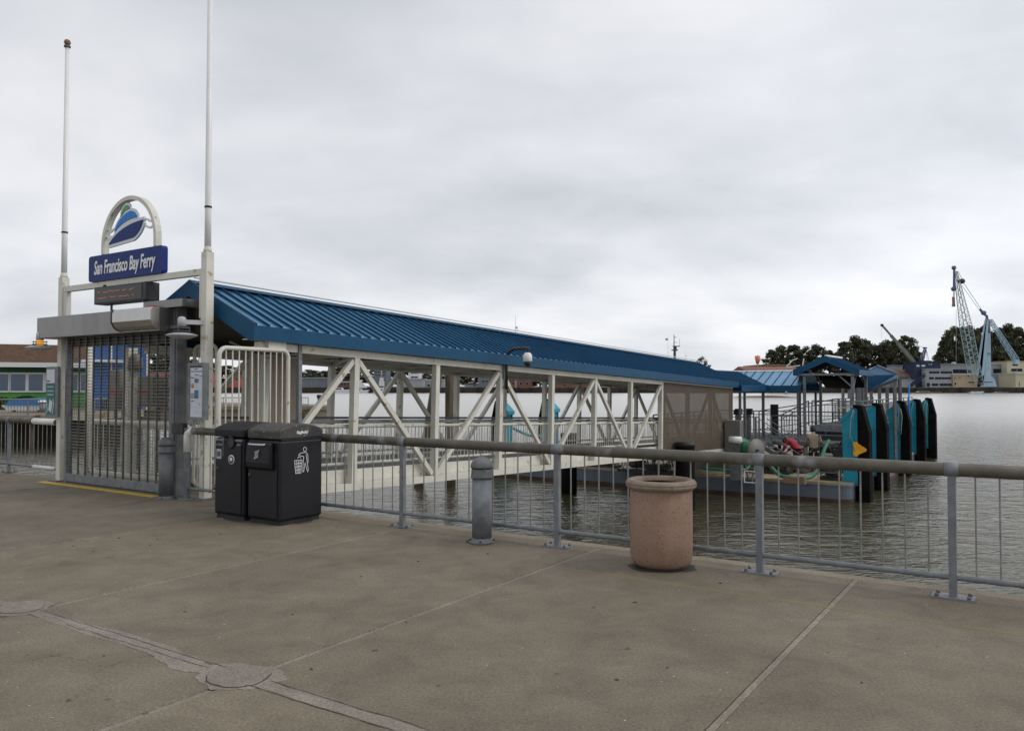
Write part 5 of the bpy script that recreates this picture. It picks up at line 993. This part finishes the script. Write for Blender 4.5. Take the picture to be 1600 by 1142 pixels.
b = MB(); b.bar(Q(1489.5, 452), Q(1489.5, 464), .25).bar(Q(1491.5, 452), Q(1491, 464), .25); b.build('hook_falls', 'cranep', e); MB().ext([Q(1488.5, 464), Q(1492, 464), Q(1492.5, 475), Q(1493, 479), Q(1488, 479), Q(1488.8, 474)], (0, .8, 0)).build('hook_block', 'terra', e)
MB().bar(Q(1494, 484), Q(1494, 570), .12).build('tag_line', 'craneg', e)
MB().ext([Q(1532, 601), Q(1537, 601), Q(1545, 500), Q(1541, 500), Q(1526, 590)], (0, 1.8, 0)).build('front_leg', 'crane', e)
MB().ext([Q(1526.5, 604), Q(1532, 604), Q(1542, 498), Q(1539.5, 505)], (0, 1.4, -.0)).build('side_leg', 'crane', e)
MB().ext([Q(1539.5, 600, 3), Q(1549, 600, 3), Q(1547.5, 500, 3), Q(1543, 497, 3), Q(1540.5, 520, 3)], (0, 2.0, 0)).build('rear_leg', 'crane', e)
MB().ext([Q(1538, 510, 2), Q(1548, 520, 2), Q(1543.5, 492, 2)], (0, 1.5, 0)).build('apex', 'cranep', e)
b = MB(); lattice(b, Q(1547, 500, 3), Q(1587, 562, 3), 1.6, 2.6, 16, (.8, 0, .5), (0, 1, 0), .2); b.build('back_stay', 'crane', e); MB().box(-1.2, 1.2, -1, 1, -2.2, .6).build('stay_anchor', 'crane', e, tuple(Q(1588, 563, 3)))
b = MB(); b.bar(Q(1505, 441), Q(1535, 486), .22).bar(Q(1503, 446), Q(1534, 490), .18).bar(Q(1497, 424), Q(1504, 438), .2); b.build('luffing_ropes', 'craneg', e)
MB().bar(Q(1531, 483), Q(1543, 496), .9).build('rope_link', 'cranep', e); MB().lathe([(.001, -.6), (1.3, -.6), (1.3, .6), (.001, .6)], 12, tuple(Q(1537, 489)), 'y').build('link_sheave', 'cranep', e)
MB().ext([Q(1524, 604), Q(1558, 604), Q(1554, 592), Q(1548, 587), Q(1530, 587), Q(1526, 592)], (0, 7, 0)).build('machinery_house', 'crane', e); MB().box(-1.8, 3.8, -.2, -.02, 2.4, 2.9).build('house_ledge', 'fgreyd', e); MB().box(-3, -2, -.15, -.02, .8, 2.2).build('house_door', 'fgreyd', e)
MB().bar(Q(1543, 552, 2.8), Q(1549, 552.5, 2.8), .5).build('leg_platform', 'fgreyd', e)
o_ = P(1428, 566, 470); e = thing('mobile_crane', 'olive grey telescopic crane boom slanting up to the left before the trees', 'crane', (o_.x, o_.y, 1.0)); q0 = o_ - Vector((o_.x, o_.y, 1.0)); V2 = lambda x, y: P(x, y, 470) - Vector((o_.x, o_.y, 1.0))
MB().bar(V2(1428, 566), V2(1403, 537), 2.0).build('boom_base', 'boomg', e); MB().bar(V2(1404, 538), V2(1392, 524), 1.4).build('boom_middle', 'boomg', e); MB().bar(V2(1393, 525), V2(1378, 508), .9).build('boom_tip', 'boomg', e); MB().lathe([(.001, -.5), (.8, -.5), (.8, .5), (.001, .5)], 10, tuple(V2(1378, 508)), 'y').build('head_sheave', 'dark', e); MB().box(-3, 3, 0, 5, 0, 3).box(-1, 1, 1, 3, 3, 15).build('carrier', 'boomg', e)
MB().bar(V2(1377.5, 509), V2(1377, 530), .07).build('rope', 'dark', e)
o_ = P(1441, 565, 468); e = thing('deck_crane', 'small dark blue deck crane left of the big tree clump', 'crane', o_); V2 = lambda x, y: P(x, y, 468) - o_
b = MB(); lattice(b, V2(1440, 564), V2(1445.5, 545), 1.6, .9, 7, (1, 0, -.3), (0, 1, 0), .2); b.build('jib', 'cranep', e); MB().bar(V2(1447, 545), V2(1452, 565), .15).bar(V2(1447, 545), V2(1449, 565), .15).bar(V2(1443, 543.5), V2(1430, 538), .12).build('stays', 'fnavy', e); MB().box(-1.5, 5, -1, 1, -1.5, .6).build('machine_house', 'fnavy', e); MB().bar(V2(1442.5, 543.5), V2(1448, 543.5), .8).build('head', 'fnavy', e)
o_ = P(1405, 600, 459.8); e = thing('lattice_gangway', 'dark blue sloping lattice stairs beside the blue tower', 'stairs', o_); V2 = lambda x, y: P(x, y, 459.8) - o_; b = MB(); lattice(b, V2(1424, 602), V2(1446, 585), 1.5, 1.5, 9, (0, 0, 1), (0, 1, 0), .18); b.build('stair_truss', 'fnavy', e); b = MB(); lattice(b, V2(1422, 586), V2(1438, 594), 1.2, 1.2, 7, (0, 0, 1), (0, 1, 0), .16); b.build('stair_truss', 'fnavy', e)
# windsock and masts
q = P(1184, 604, 290); e = thing('windsock', 'faded orange windsock hanging on a mast above the boat shed', 'windsock', (q.x, q.y, 1)); zt = P(1184, 556, 290).z - 1; MB().tube([(0, 0, 0), (0, 0, zt + .4)], .12, 6).build('mast', 'fgrey', e)
MB().lathe([(.95, zt), (.85, zt - 1.2), (.45, zt - 2.9), (.5, zt - 2.95), (.9, zt - 1.2), (1.0, zt)], 14).build('sock', 'pink', e)
def mast(label, px, ytop, Y, m, arms, rb=.5):
    q = P(px, 604, Y); e = thing('ship_mast', label, 'mast', (q.x, q.y, 1)); zt = P(px, ytop, Y).z - 1; k = Y / 1250
    MB().tube([(0, 0, 0), (0, 0, zt * .72), (-.4 * rb, 0, zt * .74), (-.4 * rb, 0, zt)], [rb, rb * .9, rb * .35, rb * .22], 8).build('mast', m, e)
    for (y, a, c, th) in arms: z = P(px, y, Y).z - 1; MB().box(a * k, c * k, -.3, .3, z - th, z + th).build('yard', m, e)
    return e
e = mast('dark ship mast with yards rising over the far end of the gangway roof', 1054.5, 523, 400, 'dark', [(547, -5, 5, .25), (541, -3, 8, .2), (535, -1, 4, .08), (527, -1, 3, .1), (545, -2, 3, 1.1)], .75)
MB().tube([(2.5, 0, P(0, 541, 400).z - 1), (2.5, 0, P(0, 529, 400).z - 1)], .07, 5).build('whip_aerial', 'dark', e)
q = P(1044, 604, 400); e = thing('flag', 'tiny red and white flag on a thin staff left of the ship mast', 'flag', (q.x, q.y, 1)); zt = P(1044, 528, 400).z - 1; MB().tube([(0, 0, 0), (0, 0, zt)], .06, 5).build('staff', 'fgrey', e); MB().box(-1.3, -.1, -.02, .02, zt - 1.2, zt - .2).build('flag_cloth', 'pink', e); MB().box(-.6, -.1, -.03, .03, zt - .7, zt - .25).build('canton', 'cranep', e)
e = mast('white sailing mast above the middle of the gangway roof', 806, 492, 380, 'fwhite', [(512, -1, 3, .5), (516, -2, 4, .2)], .35)
mast('thin grey mast above the gangway roof end', 1072, 548, 400, 'fgrey', [(556, -1, 1, .1)], .12)
# ---------------------------------------------------------------- far shore seen through the gangway
L_ = [('grey_warehouse', 'long blue grey warehouse seen left through the first gangway bay', 440, 516, 591, 'fgreyd', [(485, 487, 600, 604)], 'fgrey'),
 ('dock_shed', 'low brown shed with a pale roof seen left of the first tall truss post', 523, 552, 597, 'froof', [(528, 546, 599, 602)], 'fwhite'),
 ('glass_office', 'blue grey multi storey office among trees behind the sailing boat', 584, 604, 572, 'fgreyd', [(586, 602, 575, 577), (586, 602, 580, 582), (586, 602, 585, 587)], 'fgrey'),
 ('white_flats', 'white flats with dark window bands seen between truss posts', 638, 656, 575, 'fwhite', [(642, 653, 581, 583.5), (642, 653, 588, 590.5)], 'fgrey'),
 ('storage_hall', 'pale grey storage hall below the white flats', 630, 662, 593, 'fgrey', [(634, 640, 598, 603)], 'fgrey'),
 ('silver_hall', 'rounded silver grey hall beside the leaning timber pile', 664, 694, 594, 'fgrey', [(668, 672, 600, 604)], 'fwhite'),
 ('pink_hall', 'long pale pink wall with blue roundel behind the gangway middle', 726, 770, 600, 'fgrey', [(740, 743, 601, 603)], 'froof'),
 ('blue_offices', 'grey blue office block with white edge behind the security camera post', 747, 768, 584, 'fgreyd', [(753, 757, 587, 590), (759, 763, 587, 590), (753, 763, 594, 597)], 'fwhite'),
 ('row_houses', 'low red and brown houses seen under the roof near the dome camera', 795, 832, 594, 'froof', [(800, 804, 597, 601), (812, 816, 597, 601), (822, 826, 597, 601)], 'fgreyd'),
 ('brick_hall', 'low brick hall seen through the bays right of the dome camera', 866, 925, 598, 'froof', [(880, 884, 600, 603), (900, 904, 600, 603)], 'ftan'),
 ('tan_hall', 'tan hall behind the brown shade mesh on the far shore', 940, 1040, 597, 'ftan', [(960, 970, 600, 603), (1000, 1010, 600, 603)], 'froof'),
 ('red_warehouse', 'red warehouse seen through the roller grille right of the blue wall', 225, 330, 582, 'fred', [(240, 250, 585, 590), (258, 266, 585, 590)], 'fgreyd'),
 ('red_house', 'small red house seen between the tall pipe barrier bars', 352, 384, 586, 'fred', [(358, 362, 590, 594), (368, 372, 590, 594)], 'fgreyd')]
for i, (nm, lb, a, b_, yt, m, wn_, rf_) in enumerate(L_): fb_(nm, lb, 'building', a, b_, yt, 466 + (i * 7) % 24, 16, m, wins=wn_, roof=rf_)
def far_boat(name, label, px, Y, Ln, h, sail=0, tower=0, m='boat'):
    q = P(px, 613, Y); e = thing(name, label, 'boat', (q.x, Y, WZ))
    MB().ext([(-Ln / 2, -1, .3), (-Ln / 2 + .4, -1, -.3), (Ln / 2 - 1.2, -1, -.3), (Ln / 2 + .3, -1, h * .35 + .4), (-Ln / 2, -1, h * .3)], (0, 3, 0)).build('hull', m, e)
    MB().ext([(-Ln * .3, -.6, h * .3), (Ln * .2, -.6, h * .33), (Ln * .1, -.6, h * .62), (-Ln * .22, -.6, h * .62)], (0, 2, 0)).build('cabin', 'boat', e); MB().box(-Ln * .22, Ln * .08, -.64, -.601, h * .42, h * .55).build('cabin_window', 'glass', e)
    if sail: MB().tube([(-Ln * .1, 0, h * .6), (-Ln * .1, 0, sail)], .1, 6).build('mast', 'fgrey', e); MB().ext([(-Ln * .12, 0, sail * .95), (-Ln * .12, 0, h * .7), (Ln * .42, 0, h * .7), (Ln * .05, 0, sail * .7)], (0, .1, 0)).build('sail', 'boat', e)
    if tower: MB().box(-1.4, 1.4, -.5, 1.5, h * .63, tower * .6).build('wheelhouse', 'boat', e); MB().box(-1.0, 1.0, -.3, 1, tower * .605, tower * .8).build('flybridge', 'boat', e); MB().tube([(0, 0, tower * .8), (0, 0, tower * 1.25)], .15, 6).build('mast', 'boat', e); MB().box(-1.3, 1.3, -.55, -.501, h * .8, h).build('bridge_window', 'glass', e)
    return e
far_boat('sailing_boat', 'white sailing boat with triangular sail beside the first tall truss post', 561, 452, 11, 4.2, 10.5)
far_boat('tower_boat', 'white boat with tall white wheelhouse tower behind the crossing diagonals', 596, 455, 9, 4, 0, 11)
far_boat('motor_yacht', 'white motor yacht left of the sailing boat with a red stripe shed behind', 531, 452, 12, 5)
far_boat('motor_yacht', 'small white motor yacht seen left of the steel post through the truss', 441, 452, 8, 3.5)
far_boat('dark_barge', 'low dark barge lying before the far quay near the mobile crane', 1446, 456, 18, 1.6, m='rack')
far_boat('pale_launch', 'pale flat launch lying below the tan shed on the far quay', 1525, 456, 8, 1.6)
far_boat('red_kayak', 'thin red boat at the foot of the far quay right of the crane', 1562, 456.5, 9, 1.0, m='froof')
# ---------------------------------------------------------------- trees
def tree_meshes(seed, spread=.42, low=.22, ncl=26, nq=75, leaf=.034):
    if leaf > .03: ncl, nq, leaf = int(ncl * 1.7), 80, .033
    r = random.Random(seed); t = MB(); cl = []
    for i in range(ncl):
        z = low + (1 - low) * (i + .5) / ncl; k = math.sin(math.pi * min(1, .18 + .80 * (z - low) / (1 - low))) ** .6; a = r.random() * 6.28; d = spread * k * (.12 + .88 * r.random() ** .6)
        cl.append((d * math.cos(a), d * math.sin(a), z - .03 + .03 * r.random(), .05 + .06 * r.random()))
    t.tube([(0, 0, -.02), (.01, .005, .25), (-.01, .01, .55), (0, 0, .85)], [.028, .022, .015, .006], 7)
    for (x, y, z, q) in cl[::2]: t.tube([(0, 0, z * .55), (x * .45, y * .45, z * .82), (x, y, z)], [.012, .008, .003], 5)
    f = MB()
    for (x, y, z, q) in cl:
        for j in range(nq):
            u = r.random() * 2 - 1; a = r.random() * 6.28; s = math.sqrt(1 - u * u); rr = q * (.5 + .6 * r.random() ** .7); c = Vector((x + rr * s * math.cos(a) * 1.25, y + rr * s * math.sin(a) * 1.35, z + rr * u * .62))
            n = Vector((s * math.cos(a) + r.random() - .5, s * math.sin(a) + r.random() - .5, u + (r.random() - .3))).normalized(); b1_ = n.orthogonal().normalized(); b2_ = n.cross(b1_); sz = leaf * (.5 + .7 * r.random())
            f.add([c + b1_ * sz, c + b2_ * sz * .6, c - b1_ * sz, c - b2_ * sz * .6], [(0, 1, 2, 3)])
    return t.mesh('trunk', M['bark']), f.mesh('crown', M['leaf'])
TV = [tree_meshes(11, .44, .16, 34, 85), tree_meshes(12, .40, .12, 36, 85), tree_meshes(13, .48, .22, 30, 80), tree_meshes(14, .36, .10, 34, 85), tree_meshes(15, .50, .35, 22, 70, .028)]
def ftree(label, px, ytop, wpx, Y, v, group, zb=1.0, rz=None):
    q = P(px, 603, Y); H = (P(px, ytop, Y).z - zb) * 1.02; wd = wpx * Y / 1250 / .68; e = thing('tree', label, 'tree', (q.x, Y, zb), random.random() * 6 if rz is None else rz, group); sx = max(wd, H * .5)
    inst('trunk', TV[v][0], e, sc=(sx, sx, H)); inst('crown', TV[v][1], e, sc=(sx, sx, H)); return e
rowA = [(1208, 548, 34, 3), (1222, 543, 30, 0), (1240, 541, 32, 1), (1258, 545, 30, 2), (1276, 542, 34, 0), (1296, 549, 28, 1)]
rowB = [(1322, 536, 34, 1), (1338, 529, 40, 0), (1356, 534, 34, 3), (1374, 541, 30, 1)]
rowC = [(1386, 535, 30, 0), (1402, 534, 36, 1), (1417, 527, 38, 3), (1428, 545, 26, 0), (1436, 560, 22, 1)]
rowD = [(1472, 549, 26, 1), (1481, 528, 30, 3), (1489, 515, 26, 0), (1503, 514, 30, 1), (1520, 514, 30, 0), (1538, 511, 32, 3), (1556, 522, 30, 1), (1572, 511, 38, 0), (1592, 514, 38, 1), (1612, 518, 40, 3), (1640, 530, 50, 0), (1498, 545, 44, 1), (1530, 545, 44, 0), (1562, 545, 44, 3), (1590, 545, 40, 1)]
for rw, nm, Y in ((rowA, 'dark tree in the left clump above the light canopy', 520), (rowB, 'dark broad tree in the clump behind the gable canopy', 515), (rowC, 'dark tree in the clump behind the slanting crane boom', 512), (rowD, 'tall dark tree in the clump behind the blue derrick crane', 530)):
    for i, (px, yt, wp, v) in enumerate(rw): ftree(nm + ', ' + ORD[i] + ' from its left' if rw is not rowD or i < 11 else 'lower tree filling the clump behind the derrick crane, ' + ORD[i - 11] + ' from left', px, yt, wp, Y + (i * 5) % 9, v, nm.replace('tree', 'trees'))
ftree('small sparse tree showing over the end of the gangway roof', 1097, 559, 24, 505, 4, None)
i = 0
for px in range(430, 960, 26):
    ftree('dark tree on the far shore seen through the gangway, ' + ORD[min(i, 19)] + (' from the left' if i < 20 else ' or later from the left'), px + random.randint(-6, 6), 571 + random.randint(0, 9), 34, 500 + random.randint(0, 25), i % 4, 'far trees seen through the gangway'); i += 1
for j, (px, yt) in enumerate(((240, 556), (256, 553), (274, 556), (300, 562), (330, 568), (356, 572), (384, 574))): ftree('dark tree on the far shore left of the gangway, ' + ORD[j] + ' from the left', px, yt, 36, 505 + j * 3, j % 4, 'far trees left of the gangway')
# ---------------------------------------------------------------- left wharf: green building, blue building, fence, bushes
Yb = 70; zb = -.1; TH = R(24); cT, sT = math.cos(TH), math.sin(TH)
def rot_place(name, label, px1, Y1):
    x1 = P(px1, 603, Y1).x; e = thing(name, label, 'building', (x1, Y1, zb), TH)
    def U(px): r_ = (px - 800) / 1250; return -(x1 - r_ * Y1) / (cT - r_ * sT)
    def Zp(px, py): u = U(px); return P(px, py, Y1 + u * sT).z - zb
    return e, U, Zp
e, U, Zp = rot_place('green_building', 'low green building with brown shingle roof and wide windows across the inlet', 172, Yb); xl = U(-70)
HH = Zp(120, 574); MB().box(xl, 0, 0, 12, 0, HH).build('wall', 'grnwall', e); MB().box(xl, 0, -.03, -.004, HH - .72, HH - .05).build('upper_band', 'dgreen', e)
MB().box(xl - .7, .7, -1.0, -.92, HH + .0, HH + .36).build('eave_board', 'fwhite', e); zr = HH + 2.15
n = 16; y0_, z0_ = -.98, HH + .38; y1_, z1_ = 5.5, zr
for i in range(n):
    a, c = i / n, (i + 1) / n; ya, za, yb_, zb2 = y0_ + (y1_ - y0_) * a, z0_ + (z1_ - z0_) * a, y0_ + (y1_ - y0_) * c, z0_ + (z1_ - z0_) * c
    MB().ext([(xl - .7, ya, za + .05), (xl - .7, yb_ + .1, zb2 + .0), (xl - .7, yb_ + .1, zb2 - .1), (xl - .7, ya, za - .08)], (-xl + 1.4, 0, 0)).build('shingle_course', 'shingle', e)
MB().ext([(xl, 5.5, zr - .12), (xl, 12.5, HH + .3), (xl, 0, HH + .2)], (-xl, 0, 0)).build('rear_roof', 'shingle', e)
for a, b_ in [(-60, -24), (-20, 14), (16.5, 41), (44.5, 68), (71.5, 95), (99, 122), (126, 150)]:
    xa, xb = U(a), U(b_); za, zt = Zp(60, 611), Zp(60, 584)
    f_ = MB().box(xa - .10, xb + .10, -.10, -.031, za - .10, zt + .10).build('window', 'fwhite', e); MB().box(xa + .04, xb - .04, -.13, -.101, za + .05, zt - .04).build('pane', 'bglass', f_)
e, U, Zp = rot_place('blue_building', 'tall blue building with white corner strips seen through the roller grille', 233, 64); xl = U(138); H = 5.6
MB().box(xl, 0, 0, 4, 0, H).build('wall', 'bluewall', e); MB().box(-.22, 0, -.06, -.004, 0, H).box(U(173), U(175), -.06, -.004, 0, H).build('corner_strip', 'fwhite', e); MB().box(xl - .2, .2, -.3, 4.2, H + .003, H + .2).build('roof', 'fwhite', e)
f_ = MB().box(U(188), U(202), -.08, -.004, 1.9, 3.2).build('window', 'skyb', e); MB().box(U(189), U(201), -.11, -.081, 2.0, 3.1).build('pane', 'bglass', f_); MB().box(U(128), U(196), -1.0, -.1, 3.7, 3.9).build('awning', 'fwhite', e); MB().box(U(182), U(222), -.9, -.1, 1.35, 1.6).build('awning', 'fwhite', e)
def wfence(label, pts, h=1.0, zf=-.1):
    e = thing('quay_fence', label, 'fence', Vector((*pts[0], zf))); o_ = Vector((*pts[0], 0))
    for p, q in zip(pts, pts[1:]):
        a, c = Vector((*p, 0)) - o_, Vector((*q, 0)) - o_; d = c - a; MB().tube([a + Vector((0, 0, h)), c + Vector((0, 0, h))], .05, 6).build('top_rail', 'galv', e); MB().tube([a + Vector((0, 0, .1)), c + Vector((0, 0, .1))], .04, 6).build('bottom_rail', 'galv', e)
        n = max(1, int(d.length / 2.4)); b = MB()
        for i in range(n + 1): k = a + d * i / n; MB().box(k.x - .04, k.x + .04, k.y - .04, k.y + .04, 0, h).build('fence_post', 'galv', e)
        for i in range(int(d.length / .2)): k = a + d * i * .2 / d.length; b.bar(k + Vector((0, 0, .1)), k + Vector((0, 0, h)), .025)
        b.build('fence_bars', 'galvd', e)['kind'] = 'stuff'
wfence('pale railing along the left wharf edge before the green building', [(-46, 51.6), (Pz(99, 52), 52.3), (Pz(223, 60), 60.2)])
wfence('railing along the wharf arm seen through grille and truss', [(Pz(240, 95) + .5, 95.5), (Pz(480, 95), 95.5)], 1.0, -.6)
def bush(label, px, py, Y, w_, h, seed, zg=-.1):
    q = P(px, py, Y); e = thing('bush', label, 'bush', (q.x, Y, zg), 0, 'bushes on the left wharf'); r = random.Random(seed); f = MB()
    for i in range(900):
        u = r.random(); a = r.random() * 6.28; s = math.sqrt(1 - u * u) * (.8 + .3 * r.random()); c = Vector((w_ / 2 * s * math.cos(a), .9 * s * math.sin(a), h * u * (.85 + .25 * r.random()))); n = Vector((r.random() - .5, r.random() - .5, r.random())).normalized(); b1_ = n.orthogonal().normalized() * .13; b2_ = n.cross(b1_) * .6
        f.add([c + b1_, c + b2_, c - b1_, c - b2_], [(0, 1, 2, 3)])
    f.build('foliage', 'bush', e); MB().tube([(0, 0, 0), (0, 0, h * .7)], .08, 5).build('stem', 'bark', e)
bush('broad low bush before the green wall, middle of the wharf', 40, 635, 64, 3.2, 1.0, 1); bush('dark low bush at the left picture edge on the wharf', 2, 635, 64, 2.4, .9, 2); bush('low bush seen through the roller grille near its right side', 250, 632, 98, 4.6, 1.6, 3, -.6); bush('narrow bush seen through the grille left of centre', 178, 636, 62, 1.4, 1.1, 4)
q = P(44, 634, 58); e = thing('covered_boat', 'small white boat under a blue tarpaulin on the left wharf', 'boat', (q.x, 58, -.1)); MB().ext([(-1.6, -.6, .5), (1.1, -.6, .5), (1.0, -.6, .15), (-1.2, -.6, .15)], (0, 1.2, 0)).build('hull', 'boat', e); MB().ext([(-1.25, -.7, .5), (1.2, -.7, .5), (1.15, -.7, 1.05), (-.9, -.7, .95)], (0, 1.4, 0)).build('tarpaulin', 'tarp', e); MB().bar((-1.0, 0, 0), (-1.0, 0, .15), .15).bar((.8, 0, 0), (.8, 0, .15), .15).build('trestle', 'wood', e)
q = P(67, 634, 57); e = thing('wharf_bin', 'small grey bin with white lid beside the covered boat', 'bin', (q.x, 57, -.1)); MB().lathe([(.22, 0), (.24, .7)], 14).build('body', 'galv', e); MB().lathe([(.32, .71), (.3, .82), (.1, .9), (0, .91)], 14).build('lid', 'white', e)
q = P(498, 634, 95.8); e = thing('wharf_bollard', 'rusty mushroom bollard post on the end of the wharf arm', 'bollard', (q.x, 96, -.6)); MB().lathe([(.2, 0), (.2, .9), (.3, 1.0), (.3, 1.3), (0, 1.35)], 10).build('post', 'rust', e)
